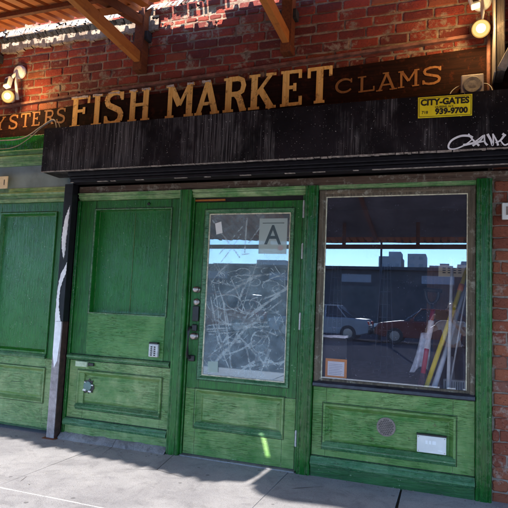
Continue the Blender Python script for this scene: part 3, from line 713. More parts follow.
# ================================================================== SIGNBOARD
sg = empty('shop_sign', (-1.5, 0, 2.6), 'long dark signboard with gold lettering OYSTERS, FISH MARKET and CLAMS', 'sign')
sb = MB(); xs = [-5.2+k*.4 for k in range(16)]
for a, b in zip(xs[:-1], xs[1:]):
    za, zb = tilt(a, 3.062), tilt(b, 3.062)
    sb.add([(a,0,2.745),(b,0,2.745),(b,.024,2.745),(a,.024,2.745),(a,0,za),(b,0,zb),(b,.024,zb),(a,.024,za)], [(0,3,2,1),(4,5,6,7),(0,1,5,4),(2,3,7,6)])
sb.add([(xs[0],0,2.745),(xs[0],.024,2.745),(xs[0],.024,tilt(xs[0],3.062)),(xs[0],0,tilt(xs[0],3.062))], [(0,1,2,3)])
sb.add([(xs[-1],0,2.745),(xs[-1],.024,2.745),(xs[-1],.024,tilt(xs[-1],3.062)),(xs[-1],0,tilt(xs[-1],3.062))], [(0,1,2,3)])
sb.build('board', 'sign_board', sg)
def glyph(ch):
    """strokes in a unit box: (points, kind) kind T thick, t thin, s serif"""
    s_curve = [(.90,.80),(.86,.93),(.66,.985),(.40,.985),(.17,.90),(.10,.75),(.20,.61),(.48,.52),(.78,.42),(.90,.28),(.84,.11),(.62,.015),(.34,.015),(.13,.08),(.08,.22)]
    return {
     'F': [([(.24,0),(.24,1)],'T'),([(.10,.96),(.97,.96)],'t'),([(.93,1),(.93,.76)],'v'),([(.24,.53),(.70,.53)],'t'),([(.70,.64),(.70,.42)],'v'),([(.0,.03),(.52,.03)],'s'),([(.0,.97),(.4,.97)],'s')],
     'I': [([(.5,0),(.5,1)],'T'),([(.05,.03),(.95,.03)],'s'),([(.05,.97),(.95,.97)],'s')],
     'S': [(s_curve,'S'),([(.93,1.0),(.93,.74)],'v'),([(.06,.0),(.06,.27)],'v')],
     'H': [([(.20,0),(.20,1)],'T'),([(.80,0),(.80,1)],'T'),([(.2,.52),(.8,.52)],'t'),([(.0,.03),(.40,.03)],'s'),([(.60,.03),(1,.03)],'s'),([(.0,.97),(.40,.97)],'s'),([(.60,.97),(1,.97)],'s')],
     'M': [([(.15,0),(.15,1)],'t2'),([(.84,0),(.84,1)],'T'),([(.17,.97),(.50,.36)],'T'),([(.50,.36),(.82,.97)],'t'),([(.0,.03),(.30,.03)],'s'),([(.67,.03),(1,.03)],'s'),([(.0,.97),(.26,.97)],'s'),([(.76,.97),(1,.97)],'s')],
     'A': [([(.50,.98),(.14,.0)],'t2'),([(.50,.98),(.84,.0)],'T'),([(.25,.32),(.74,.32)],'t'),([(.0,.03),(.30,.03)],'s'),([(.64,.03),(1,.03)],'s'),([(.30,.98),(.60,.98)],'s')],
     'R': [([(.22,0),(.22,1)],'T'),([(.22,.96),(.62,.96),(.80,.90),(.86,.75),(.80,.58),(.62,.51),(.22,.51)],'t2'),([(.55,.51),(.70,.36),(.86,.0)],'T'),([(.0,.03),(.44,.03)],'s'),([(.74,.03),(1,.03)],'s'),([(.0,.97),(.3,.97)],'s')],
     'K': [([(.20,0),(.20,1)],'T'),([(.80,.97),(.28,.42)],'t'),([(.42,.56),(.84,.0)],'T'),([(.0,.03),(.40,.03)],'s'),([(.64,.03),(1,.03)],'s'),([(.0,.97),(.40,.97)],'s'),([(.62,.97),(.98,.97)],'s')],
     'E': [([(.24,0),(.24,1)],'T'),([(.10,.96),(.93,.96)],'t'),([(.90,1),(.90,.76)],'v'),([(.24,.52),(.66,.52)],'t'),([(.66,.63),(.66,.41)],'v'),([(.10,.04),(.95,.04)],'t'),([(.93,.0),(.93,.25)],'v'),([(.0,.03),(.3,.03)],'s'),([(.0,.97),(.3,.97)],'s')],
     'T': [([(.5,0),(.5,1)],'T'),([(.03,.96),(.97,.96)],'t'),([(.05,1),(.05,.72)],'v'),([(.95,1),(.95,.72)],'v'),([(.28,.03),(.72,.03)],'s')],
     'C': [(arc(.54,.5,.43,.47,math.radians(42),math.radians(322),20),'S'),([(.90,.98),(.90,.68)],'v')],
     'L': [([(.24,0),(.24,1)],'T'),([(.05,.04),(.93,.04)],'t'),([(.93,.0),(.93,.30)],'v'),([(.0,.97),(.48,.97)],'s')],
     'Y': [([(.5,0),(.5,.46)],'T'),([(.5,.46),(.14,.97)],'T'),([(.5,.46),(.86,.97)],'t'),([(.28,.03),(.72,.03)],'s'),([(0,.97),(.32,.97)],'s'),([(.70,.97),(1,.97)],'s')],
     'O': [(arc(.5,.5,.44,.47,0,2*PI,26),'S')],
    }[ch]
def letter(mb, ch, x0, x1, zb, zt, stem, thin, y, depth, slope=0.0):
    W = x1-x0; Hh = zt-zb
    th = {'T': stem, 't': thin, 't2': (stem+thin)/2, 's': thin*.8, 'v': thin*.9, 'S': (stem*.8+thin*.2)}
    for k, (pts, kind) in enumerate(glyph(ch)):
        p = [(x0+u*W, zb+v*Hh+slope*(u-.5)*W) for u, v in pts]
        if kind == 'S' and len(p) > 8:     # stress: thick in the middle, thin at the ends
            n = len(p)
            for i in range(n-1):
                tm = lambda i: thin+(stem-thin)*math.sin(PI*min(max((i/(n-1)), 0), 1))**.8
                ribbon(mb, [p[i], (p[i+1][0]+(p[i+1][0]-p[i][0])*.12, p[i+1][1]+(p[i+1][1]-p[i][1])*.12)], (tm(i), tm(i+1)), y-.00015*k-.00002*i, depth)
        else:
            ribbon(mb, p, th[kind], y-.00015*k, depth)
big = [('F',-3.325,-3.115),('I',-3.095,-2.975),('S',-2.950,-2.755),('H',-2.700,-2.480),('M',-2.322,-2.052),('A',-2.040,-1.812),('R',-1.778,-1.570),('K',-1.552,-1.315),('E',-1.278,-1.100),('T',-1.055,-.862)]
caps = MB(); STEM = .054
for ch, a, b in big:
    lg = MB()
    mid = (a+b)/2; zt = 3.073+.0143*(mid+3.33); zb = zt-.292
    letter(lg, ch, a, b, zb, zt, STEM, .028, -.006, .0055, .0143); lg.build('big_letter', 'gold', sg)
for ch, spans in (('F', ((-3.325,-3.14),)), ('I', ((-3.085,-2.985),)), ('S', ((-2.92,-2.80),)), ('H', ((-2.69,-2.62),(-2.57,-2.49))), ('M', ((-2.315,-2.25),(-2.12,-2.06))), ('A', ((-1.98,-1.90),))):
    for a, b in spans:
        zt = 3.073+.0143*((a+b)/2+3.33)
        n = 6
        for k in range(n):
            u0, u1 = a+(b-a)*k/n, a+(b-a)*(k+1)/n
            caps.box(u0, u1, -.0095, -.0072, zt-.006-.012*random.random(), zt+.001+.006*random.random())
caps.build('whitened_tops', 'flake_white', sg)['kind'] = 'stuff'
for ch, a, b, zb, zt in [('O',-4.40,-4.275,2.815,2.945),('Y',-4.232,-4.102,2.824,2.954),('S',-4.055,-3.947,2.826,2.962),('T',-3.910,-3.797,2.830,2.968),('E',-3.776,-3.678,2.834,2.972),('R',-3.634,-3.516,2.838,2.976),('S',-3.487,-3.385,2.843,2.981)]:
    ls = MB(); letter(ls, ch, a, b, zb, zt, .0215, .0135, -.003, .0025); ls.build('small_letter', 'gold_thin', sg)
for ch, a, b, zb, zt in [('C',-.840,-.695,2.880,2.990),('L',-.660,-.529,2.872,2.995),('A',-.520,-.366,2.868,3.006),('M',-.360,-.208,2.878,3.006),('S',-.188,-.052,2.886,3.012)]:
    lc = MB(); letter(lc, ch, a, b, zb, zt, .0195, .0125, -.003, .0025, .04); lc.build('small_letter', 'gold_thin', sg)

# ================================================================== ROLL-DOWN GATE HOUSING
gh = empty('gate_housing', (-1.2, -.1, 2.29), 'long black sooty roll-down gate housing above the green shop front', 'gate housing')
GX0, GX1, GY, GZ0, GZ1 = -3.392, 1.15, -.25, 2.295, 2.70
hb = MB()
for a, b in ((GX0, -1.899), (-1.895, .62), (.624, GX1)):
    nx_, nz_ = max(4, int((b-a)/.06)), 7; vs = []; fs = []
    for ii in range(nx_+1):
        for jj in range(nz_+1):
            px, pz = a+(b-a)*ii/nx_, GZ0+.012+(GZ1-GZ0-.012)*jj/nz_
            ed = min(1, min(ii, nx_-ii)/2)*min(1, min(jj, nz_-jj)/2)
            vs.append((px, GY+ed*(.006*mnoise.noise(Vector((px*2.6, 3, pz*4)))+.002*mnoise.noise(Vector((px*9, 1, pz*9)))), pz))
    for ii in range(nx_):
        for jj in range(nz_): q = ii*(nz_+1)+jj; fs.append((q, q+nz_+1, q+nz_+2, q+1))
    base_ = len(vs); vs += [(a, -.012, GZ0+.012), (b, -.012, GZ0+.012), (b, -.012, GZ1), (a, -.012, GZ1)]
    c00, c10, c11, c01 = 0, nx_*(nz_+1), nx_*(nz_+1)+nz_, nz_
    fs += [tuple([q*(nz_+1) for q in range(nx_+1)][::-1])+(base_, base_+1), tuple([q*(nz_+1)+nz_ for q in range(nx_+1)])+(base_+2, base_+3), tuple(range(c00, c01+1))+(base_+3, base_), tuple(range(c10, c11+1))[::-1]+(base_+1, base_+2), (base_, base_+3, base_+2, base_+1)]
    hb.add(vs, fs)
hb.build('housing_box', 'housing', gh)
rv = MB()
for k in range(23):
    rx = GX0+.06+k*.195
    if abs(rx+1.897) > .03 and not -.21 < rx < .16: rv.lathe((rx, GY+.001, GZ1-.030), [(.007, 0), (.0065, .003), (.003, .0045)], (0, -1, 0), 10)
rv.build('rivets', 'housing', gh)['kind'] = 'stuff'
for jx in (-1.897, .622): MB().box(jx-.0085, jx+.0085, GY-.002, GY+.02, GZ0+.014, GZ1-.002).build('joint_cover', 'black_metal', gh)
el = MB(); rr = random.Random(2); x = GX0
while x < GX1:
    w = rr.uniform(.01, .05); d = rr.uniform(.001, .008) if x > -1.2 else rr.uniform(.0, .003)
    el.box(x, min(x+w, GX1), GY-.0025, GY+.02, GZ0+.012-d, GZ0+.014+rr.uniform(0, .002)); x += w+(.0 if rr.random() < .7 else rr.uniform(.002, .01))
el.build('peeling_bottom_edge', 'dusty_edge', gh)
MB().box(GX0+.25, GX1, GY+.05, -.03, 2.272, 2.306).box(GX0+.25, GX1, GY+.07, -.03, 2.252, 2.270).box(GX0+.25, GX1, GY+.085, -.06, 2.222, 2.250).build('gate_bottom_rail', 'black_metal', gh, bevel=.004)
dl = MB(); x = GX0+.25
while x < GX1-.1:
    w = rr.uniform(.03, .12); dl.box(x, x+w, GY+.083, GY+.1, 2.218+rr.uniform(0, .002), 2.2235); x += w+(.0 if x > -.6 else rr.uniform(.02, .3))
dl.build('dusty_lip', 'dusty_edge', gh)['kind'] = 'stuff'
# white marker tag
tg = MB(); G_ = GY-.0015
def bez(pts, n=8):
    out = []
    for i in range(len(pts)-1):
        p0 = Vector(pts[max(i-1, 0)]); p1 = Vector(pts[i]); p2 = Vector(pts[i+1]); p3 = Vector(pts[min(i+2, len(pts)-1)])
        for k in range(n):
            u = k/n; out.append(tuple(.5*((2*p1)+(p2-p0)*u+(2*p0-5*p1+4*p2-p3)*u*u+(3*p1-p0-3*p2+p3)*u**3)))
    out.append(tuple(pts[-1])); return out
TAGUP = .012
strokes = [[(.150,2.372),(.126,2.387),(.075,2.389),(.022,2.365),(.000,2.330),(.008,2.306),(.050,2.305),(.108,2.330),(.150,2.364)],
           [(.124,2.402),(.150,2.360),(.190,2.316)], [(.092,2.326),(.150,2.336),(.176,2.352),(.214,2.384)], [(.222,2.388),(.196,2.350),(.150,2.318)], [(.176,2.340),(.222,2.344)],
           [(.222,2.388),(.224,2.340),(.240,2.316)], [(.240,2.392),(.262,2.345),(.270,2.314),(.276,2.340),(.272,2.392)], [(.272,2.392),(.296,2.340),(.304,2.310)], [(.346,2.384),(.318,2.344),(.288,2.330)], [(.318,2.344),(.342,2.312),(.372,2.322),(.400,2.334)], [(.330,2.388),(.350,2.372)]]
for i, st in enumerate(strokes): ribbon(tg, bez([(a, b+TAGUP) for a, b in st], 8), (.0165, .0075) if i % 2 == 0 else (.008, .014), G_-.0001*i)
tg.build('white_graffiti_tag', 'white_spray', gh)

# gate guide post with white spray blobs
gp = empty('gate_guide_post', (-3.2, -.06, 0), 'upright gate guide rail, black and dull metal with white spray blobs', 'guide rail')
PX0, PX1, PY = -3.246, -3.158, -.10
MB().box(PX0, PX1, PY, PY+.006, 1.0, 2.225).box(PX1-.0045, PX1, PY+.0065, -.024, 1.0, 2.225).build('upper_channel', 'black_metal', gp, bevel=.0015)
MB().box(PX0+.004, PX1-.005, PY+.0005, PY+.006, 0, .999).build('lower_channel', plain('bare_grey_metal', (.30, .26, .26), .5, .2, .3, 18, .3), gp, bevel=.0015)
MB().box(PX1-.0045, PX1, PY+.0065, -.024, 0, .999).box(PX0, PX0+.004, PY+.0065, -.024, 0, 2.225).build('side_flange', plain('rust_black_flange', (.045, .018, .015), .6, 0, .5, 22, .4), gp, bevel=.001)
wg = MB()
def blob(mb, pts, y): mb.prism(pts, 'y', y, y+.0012)
def clampx(p): return (min(max(p[0], PX0+.001), PX1-.001), p[1])
b1 = [(-3.172,2.03),(-3.190,1.99),(-3.214,1.92),(-3.231,1.83),(-3.236,1.74),(-3.228,1.65),(-3.212,1.58),(-3.198,1.545),(-3.189,1.60),(-3.187,1.70),(-3.180,1.80),(-3.176,1.90)]
b2 = [(-3.160,1.52),(-3.186,1.47),(-3.214,1.42),(-3.232,1.35),(-3.241,1.24),(-3.243,1.12),(-3.243,1.001),(-3.178,1.001),(-3.196,1.06),(-3.212,1.14),(-3.216,1.22),(-3.206,1.30),(-3.186,1.37),(-3.162,1.42)]
def ragged(pts, n=7, amp=.0035, seed=1):
    out = []; r_ = random.Random(seed)
    for (x0, z0), (x1, z1) in zip(pts, pts[1:]+pts[:1]):
        for k in range(n):
            u = k/n; out.append(clampx((x0+(x1-x0)*u+r_.uniform(-amp, amp), z0+(z1-z0)*u+r_.uniform(-amp, amp)*.4)))
    return out
b1 = ragged(b1); b2 = ragged(b2, seed=2)
blob(wg, [clampx(p) for p in b1], PY-.0022); blob(wg, [clampx(p) for p in b2], PY-.0022)
blob(wg, [(-3.240,.999),(-3.172,.999),(-3.170,.86),(-3.186,.66),(-3.214,.60),(-3.238,.72)], PY-.0017)
wg.build('white_spray_blob', 'white_spray', gp)
MB().box(-3.262, -3.140, -.13, -.02, -.004, .006).build('foot_plate', 'rust_steel', gp, bevel=.002)

# ================================================================== SMALL THINGS ON THE FRONT
ys = empty('gate_company_sign', (-.03, GY, 2.60), 'small yellow metal sign reading CITY-GATES with a telephone number', 'sign')
MB().add([(-.200,GY-.007,2.543),(.145,GY-.007,2.536),(.146,GY-.007,2.684),(-.201,GY-.007,2.690),(-.200,GY-.004,2.543),(.145,GY-.004,2.536),(.146,GY-.004,2.684),(-.201,GY-.004,2.690)],
               [(0,1,2,3),(7,6,5,4),(0,4,5,1),(1,5,6,2),(2,6,7,3),(3,7,4,0)]).build('sign_plate', 'yellow', ys, bevel=.001)
for nm, p, q in (('border_line', (-.192,2.551), (.138,2.544)), ('border_line', (-.193,2.681), (.138,2.676)), ('border_line', (-.192,2.553), (-.193,2.679)), ('border_line', (.1385,2.546), (.1385,2.674))):
    yb = MB(); ribbon(yb, [p, q], .003, GY-.0078 if p[1] == q[1] else GY-.0079); yb.build(nm, 'ink', ys)
text_mesh('CITY-GATES', .060, .0004, 'lettering', 'ink', (-.028, GY-.0080, 2.646), ys, .0026, .95, .018)
text_mesh('QUEENS, N.Y.', .020, .0003, 'lettering', 'ink', (-.028, GY-.0080, 2.610), ys, .0004, 1.0, .018)
text_mesh('939-9700', .054, .0004, 'lettering', 'ink', (.015, GY-.0080, 2.577), ys, .0026, 1.0, .018)
text_mesh('718', .028, .0004, 'lettering', 'ink', (-.155, GY-.0080, 2.579), ys, .0004, 1.0, .018)

sp = empty('outdoor_speaker', (.16, -.1, 2.70), 'boxy grey outdoor speaker standing on top of the black housing', 'speaker')
MB().box(.077, .223, -.16, -.02, 2.702, 2.863).build('speaker_box', 'grey_plastic', sp, bevel=.008)
MB().lathe((.150, -.160, 2.788), [(.062, 0), (.062, .003), (.054, .006), (.03, .003), (.012, .004)], (0, -1, 0), 28).build('speaker_grille', 'grey_dark', sp)
MB().tube(bez([(.078,-.08,2.82),(.04,-.09,2.80),(.01,-.11,2.76),(-.002,-.13,2.703)]), .004, 6).build('speaker_wire', 'cable', sp, smooth=True)
MB().tube(bez([(.222,-.08,2.82),(.25,-.09,2.81),(.275,-.11,2.77),(.285,-.13,2.703)]), .004, 6).build('speaker_wire', 'cable', sp, smooth=True)

cd = MB().tube([(.262, -.008, 2.62), (.262, -.008, 3.34)], .014, 10).build('conduit_pipe', 'ledge', None, smooth=True, loc=(.272, -.008, 2.62))
tag(cd, 'thin brown conduit pipe running down the wall beside the speaker', 'conduit')

def flood_lamp(name, label, bx, bz, basex, basez, sx, sz, aim):
    r = empty(name, (basex, .02, basez), label, 'lamp', 'lit floodlights on the wall')
    MB().lathe((basex, .022, basez), [(.068, 0), (.068, .020), (.055, .040), (.02, .048)], (0, -1, 0), 26).build('wall_base', 'white_plastic', r, smooth=False, bevel=.003)
    MB().tube([(basex, -.02, basez-.01), ((basex+bx)/2+.01, -.06, (basez+bz)/2+.02), (bx+.012, -.045, bz+.012)], [.014, .013, .016], 10).build('arm', 'white_plastic', r, smooth=True)
    d = Vector(aim).normalized(); c = Vector((bx, -.15, bz)); back = c-d*.10
    MB().lathe(back, [(.024, 0), (.034, .012), (.036, .050), (.050, .085), (.056, .100)], d, 24).build('lamp_holder', 'white_plastic', r, smooth=True)
    MB().lathe(c, [(.058, 0), (.061, .004), (.055, .013)], d, 28).build('lamp_rim', 'lamp_outer', r, smooth=True)
    MB().lathe(c, [(.0549, .0132), (.046, .018), (.032, .022)], d, 28).build('lamp_lens', 'lamp_rim', r, smooth=True)
    MB().lathe(c+d*.0222, [(.031, 0), (.027, .004), (.014, .007)], d, 20).build('bulb_core', 'lamp_core', r, smooth=True)
    MB().beam((sx-.012, -.07, sz+.055), (sx+.012, -.115, sz-.055), .062, .05, (0, -1, 0)).build('motion_sensor', 'white_plastic', r, bevel=.008)
    MB().beam((sx-.004, -.110, sz+.032), (sx+.012, -.140, sz-.032), .034, .008, (0, -1, .4)).build('sensor_lens', 'ink', r, bevel=.002)
    MB().tube([(basex-.005, -.02, basez), (sx, -.06, sz+.05)], .015, 10).build('sensor_arm', 'white_plastic', r, smooth=True)
    li = bpy.data.lights.new('lamp_light', 'POINT'); li.energy = 3.6; li.color = (1, .66, .28); li.shadow_soft_size = .05
    lo = bpy.data.objects.new('lamp_light', li); COL.objects.link(lo); lo.parent = r; lo.location = (c+d*.10)-Vector((basex, .02, basez))
    return r
flood_lamp('flood_lamp', 'lit floodlight above the faded OYSTERS lettering, glowing warm yellow', -3.945, 3.085, -3.985, 3.400, -4.02, 3.255, (.45, -1, -.12))
flood_lamp('flood_lamp', 'lit floodlight above the grey speaker and beside the grey timber bracket', .203, 3.185, .215, 3.47, .160, 3.425, (-.05, -1, -.28))

kp = empty('key_lockbox', (-2.28, 0, .80), 'small pale keypad lockbox on the middle green bay', 'lockbox')
MB().box(-2.326, -2.238, -.038, -.006, .752, .862).build('box', plain('pale_metal_box', (.50, .50, .50), .4, .3, .15, 30, .1), kp, bevel=.008)
kb = MB()
for i in range(2):
    for j in range(5): kb.box(-2.306+i*.030, -2.290+i*.030, -.041, -.0385, .764+j*.0165, .774+j*.0165)
kb.build('buttons', 'ink', kp, bevel=.001)
kc = MB().box(-2.322, -2.242, -.045, -.006, .8625, .874); kc.build('lid_edge', 'black_iron', kp, bevel=.003)

pl = empty('utility_cover', (-.09, 0, .26), 'white rectangular cover plate low on the green panel under the window', 'cover plate')
MB().box(-.186, .004, -.018, .010, .262, .376).build('plate', 'white_plastic', pl, bevel=.004)
MB().box(-.190, .008, -.022, .010, .377, .387).build('hood', 'black_iron', pl, bevel=.002)
pmk = plain('pale_marks', (.85, .85, .85), .3, 0, .05)
for a, b, c, d in ((-.130, -.115, .322, .346), (-.108, -.092, .322, .346), (-.086, -.062, .322, .346), (-.05, -.02, .283, .289)): MB().box(a, b, -.0195, -.0182, c, d).build('raised_mark', pmk, pl)

for sx, sz in ((-.176, .272), (-.006, .272), (-.176, .366), (-.006, .366)): MB().lathe((sx, -.0178, sz), [(.0045, 0), (.004, .0016)], (0, -1, 0), 10).build('screw', 'chrome', pl)
npl = empty('number_plate', (-4.06, -.02, 2.23), 'small cream number plate hanging before the dusty transom glass', 'number plate')
MB().box(-4.130, -3.982, -.030, -.020, 2.226, 2.346).build('plate', 'placard', npl, bevel=.003)
text_mesh('1', .075, .0006, 'numeral', 'ink', (-4.022, -.031, 2.284), npl, .001)

cb = MB().tube(bez([(-5.2,-.03,2.60),(-4.35,-.03,2.70),(-3.86,-.045,2.70),(-3.62,-.06,2.79),(-3.46,-.10,2.835),(-3.36,-.16,2.80),(-3.30,-.20,2.71)]), .006, 6)
cb.tube(bez([(-5.2,-.03,2.55),(-4.30,-.03,2.615),(-3.95,-.04,2.62),(-3.74,-.05,2.70),(-3.60,-.06,2.79),(-3.44,-.10,2.828),(-3.33,-.16,2.79),(-3.26,-.20,2.71)]), .004, 6)
tag(cb.build('loose_cable', 'cable', None, smooth=True, loc=(-3.9, -.03, 2.6)), 'two loose grey cables sagging from the black housing below the OYSTERS lettering', 'cable')

ic = empty('wall_intercom', (.40, .0, 1.87), 'white plastic box fixed on the bare brick pier', 'wall box')
MB().box(.348, .448, -.035, .006, 1.872, 1.985).build('box', 'white_plastic', ic, bevel=.005)
MB().box(.372, .424, -.038, -.0355, 1.90, 1.958).build('face', 'grey_plastic', ic, bevel=.002)

gc = empty('grade_card', (-1.30, DY+.026, 1.63), 'pale card with a big letter A stuck on the scratched door glass', 'card')
MB().box(-1.418, -1.186, DY+.0166, DY+.0174, 1.625, 1.908).build('card', 'grade_card', gc)
text_mesh('A', .220, .0003, 'letter', 'grade_ink', (-1.302, DY+.0162, 1.768), gc, .002, .92)
MB().box(-1.392, -1.212, DY+.0160, DY+.0164, 1.868, 1.873).build('printed_line', 'grade_ink', gc)
st = MB().prism([(-1.806,1.872),(-1.752,1.888),(-1.735,1.795),(-1.790,1.780)], 'y', DY+.0150, DY+.0160).build('white_sticker', 'paper', None, loc=(-1.77, DY, 1.78))
tag(st, 'small white sticker at the top left corner of the door glass', 'sticker')
rs_ = MB().lathe((-1.235, DY+.0162, 1.672), [(.021, .001), (.021, .0016)], (0, -1, 0), 20).build('round_sticker', translucent('pink_sticker', (.55, .45, .45), .6), None, loc=(-1.235, DY, 1.64))
tag(rs_, 'small round pinkish sticker below the letter A on the door glass', 'sticker')

# ================================================================== CANOPY
CW, CS = 3.785, .205            # height at the wall, fall per metre
def cz(y): return CW+CS*y
SUN = Vector((.45, 2.30, -1.0)).normalized()
cn = empty('canopy', (-1.2, 0, 3.2), 'orange corrugated metal canopy over the sidewalk, carried on rusty trusses', 'canopy')
PIT = .135
def edge_y(x):   # ragged outer edge
    xs_ = x+1.13
    d = [(-9,-.12),(-3.69,-.16),(-3.33,-.195),(-3.07,-.30),(-2.98,-.23),(-2.88,-.236),(-2.69,-.298),(-2.28,-.322),(-2.16,-.345),(-1.89,-.38),(-1.62,-.43),(-1.55,-.467),(-1.44,-.41),(-1.29,-.378),(-1.13,-.552),(-.93,-.572),(-.74,-.55),(-.55,-.54),(8,-.56)]
    for (a, va), (b, vb) in zip(d[:-1], d[1:]):
        if a <= xs_ <= b: return (va+(vb-va)*(xs_-a)/(b-a)-8.7055)/1.4715-((.042*((x/.1350) % 1.0)+.03*mnoise.noise(Vector((x*3.1, 2, 0)))) if x < -2.6 else .035*mnoise.noise(Vector((x*2.3, 2, 0))))
    return -6.3
deck = MB(); th = .0012
x = -9.0; k = 0; rd = random.Random(8)
while x < 4.4:
    # one rib: pan, web up, top, web down
    P = [(0, 0), (.082, 0), (.094, .040), (.123, .040), (PIT, 0)]
    for (u0, h0), (u1, h1) in zip(P[:-1], P[1:]):
        xa, xb = x+u0, x+u1
        xm = (xa+xb)/2
        y1 = -.17+.02*math.sin(xm*9) if xm < -2.45 else (-.24+.03*math.sin(xm*7) if xm < -1.85 else -.07)
        ye = edge_y(xm)+.012*math.sin(xm*21)
        segs = [(ye, y1)]
        hx0 = -2.40
        if hx0-.024 < xm < hx0+.024: segs = [(-5.60, y1)]                      # bent-back strip at the edge lets a streak of sun through
        if -2.945 < xm < -2.90: segs = [(ye, -4.44), (-4.28, y1)]             # rusted-through slot
        for ya, yb in segs:
            n = max(1, int((yb-ya)/1.5))
            for i in range(n):
                a_, b_ = ya+(yb-ya)*i/n, ya+(yb-ya)*(i+1)/n
                deck.add([(xa,a_,cz(a_)+h0),(xb,a_,cz(a_)+h1),(xb,b_,cz(b_)+h1),(xa,b_,cz(b_)+h0)], [(0,1,2,3)])
    x += PIT; k += 1
dk = deck.build('corrugated_deck', 'orange_steel', cn)
et = MB(); xq = -9.0  # added strip: closes the rib ends so no sun leaks into the shadow
while xq < 4.4:
    ya, yb = edge_y(xq), edge_y(xq+.0449); TH_ = .075 if xq > -2.25 else .085
    if abs(xq+.0225+2.40) < .045: xq += .045; continue
    et.add([(xq,ya-.004,cz(ya)-.012),(xq+.045,yb-.004,cz(yb)-.012),(xq+.045,yb-.004,cz(yb)+TH_),(xq,ya-.004,cz(ya)+TH_),(xq,ya+.006,cz(ya)-.012),(xq+.045,yb+.006,cz(yb)-.012),(xq+.045,yb+.006,cz(yb)+TH_),(xq,ya+.006,cz(ya)+TH_)],
           [(0,1,2,3),(7,6,5,4),(0,4,5,1),(3,2,6,7)]); xq += .045
et.build('sun_stop_trim', 'rust_steel', cn)
for y in (-.52, -1.9, -3.4, -4.6):
    z = cz(y)-.018
    MB().box(-9, 4.4 if y > -2 else -2.24, y-.018, y+.018, z-.032, z+.006).build('purlin', 'rust_steel', cn, bevel=.003)
MB().add([(-2.22,-1.95,cz(-1.95)-.085),(4.4,-1.95,cz(-1.95)-.085),(4.4,-5.9,cz(-5.9)-.032),(-2.22,-5.9,cz(-5.9)-.032),(-2.22,-1.95,cz(-1.95)-.079),(4.4,-1.95,cz(-1.95)-.079),(4.4,-5.9,cz(-5.9)-.026),(-2.22,-5.9,cz(-5.9)-.026)],
         [(0,1,2,3),(7,6,5,4),(0,4,5,1),(1,5,6,2),(2,6,7,3),(3,7,4,0)]).build('added_soffit', plain('added_soffit_grey', (.085, .07, .085), .8, var=.3, s=2.0), cn)  # added sheet: keeps the reflected canopy plain and dark, clear of the sun slots
# front gutter bar hung a little below the edge on short straps
MB().beam((-9, -5.15, 2.250), (4.4, -5.15, 2.300), .04, .075).build('front_bar', 'rust_steel', cn)
for xx in (-7.2, -5.8, -4.4, -3.05, -1.68, -.46, .85, 2.2, 3.5):
    MB().box(xx-.030, xx+.030, -5.163, -5.137, 2.31, 2.715).build('hanger_strap', 'rust_steel', cn)
# roof truss brackets
def truss(x, first=None):
    if first is not None:
        c = copy_tree(first, cn); c.location.x += x-(-2.60); return c
    rf = MB().beam((x, .02, cz(.02)-.075), (x, -5.85, cz(-5.85)-.075), .06, .08).build('truss', 'rust_steel', cn, bevel=.003)
    MB().box(x-.045, x+.045, -.075, .0265, 3.235, 3.98).build('wall_post', 'rust_steel', rf, bevel=.004)
    MB().beam((x, -.07, 3.355), (x, -1.72, 3.455), .055, .095).build('bottom_chord', 'rust_bright', rf, bevel=.003)
    MB().beam((x+.002, -.66, 3.44), (x+.002, -.10, 3.80), .045, .055).build('web', 'rust_bright', rf, bevel=.003)
    MB().box(x-.075, x+.075, -.055, .026, 3.52, 3.60).build('wall_plate', 'tar', rf, bevel=.006)
    return rf
t0 = truss(-2.595)
for xx in (-1.235, -3.955-.35, -5.7, .95): truss(xx, t0)
# ragged flashing and tar felt along the wall joint
fr = MB(); ft = MB(); rf_ = random.Random(21)
NSEG = 150
for i in range(NSEG):
    a = -5.0+i*(3.2/NSEG); b = a+3.2/NSEG+.004
    nz = mnoise.noise(Vector((a*5, 1.3, 0)))+.6*mnoise.noise(Vector((a*17, 4, 0)))
    if a < -2.72:
        lo = 3.755+.012*nz+.008*rf_.random(); hi = 3.80+.010*mnoise.noise(Vector((a*8, 9, 0)))
        y0 = -.05-.02*rf_.random()
        fr.add([(a,y0,lo),(b,y0-.01*rf_.random(),lo+.004*rf_.random()),(b,.0,hi+.02),(a,.0,hi+.02),(a,y0+.02,hi+.012),(b,y0+.02,hi+.012)], [(0,1,5,4),(4,5,2,3)])
        ft.add([(a,y0+.015,lo-.004-.02*abs(nz)),(b,y0+.015,lo-.004-.02*abs(nz)),(b,.0,lo-.03-.014*rf_.random()),(a,.0,lo-.03-.014*rf_.random())], [(0,1,2,3)])
    elif rf_.random() < .8:
        lo = 3.775+.03*nz; hi = 3.86; y0 = -.05-.05*rf_.random()
        (fr if nz > .02 else ft).add([(a,y0,lo),(b,y0,lo+.012*rf_.random()),(b,-.01,hi),(a,-.01,hi)], [(0,1,2,3)])
fr.build('peeling_flashing', 'flashing', cn)['kind'] = 'stuff'; ft.build('tar_felt', 'tar', cn)['kind'] = 'stuff'
# loose scraps of render and felt lodged in the joint
sc_ = MB(); rg = random.Random(31)
for i in range(90):
    cx = -4.9+rg.random()*3.0; cy = -.02-.16*rg.random(); czz = 3.70+.06*rg.random()+(cy*.1); s = rg.uniform(.008, .028)
    q = [Vector((rg.uniform(-1, 1), rg.uniform(-1, 1), rg.uniform(-.5, .5)))*s+Vector((cx, cy, czz)) for _ in range(5)]
    sc_.add(q, [(0,1,2),(0,2,3),(0,3,4),(1,2,4),(2,3,4)])
sc_.build('felt_scraps', 'tar', cn)['kind'] = 'stuff'

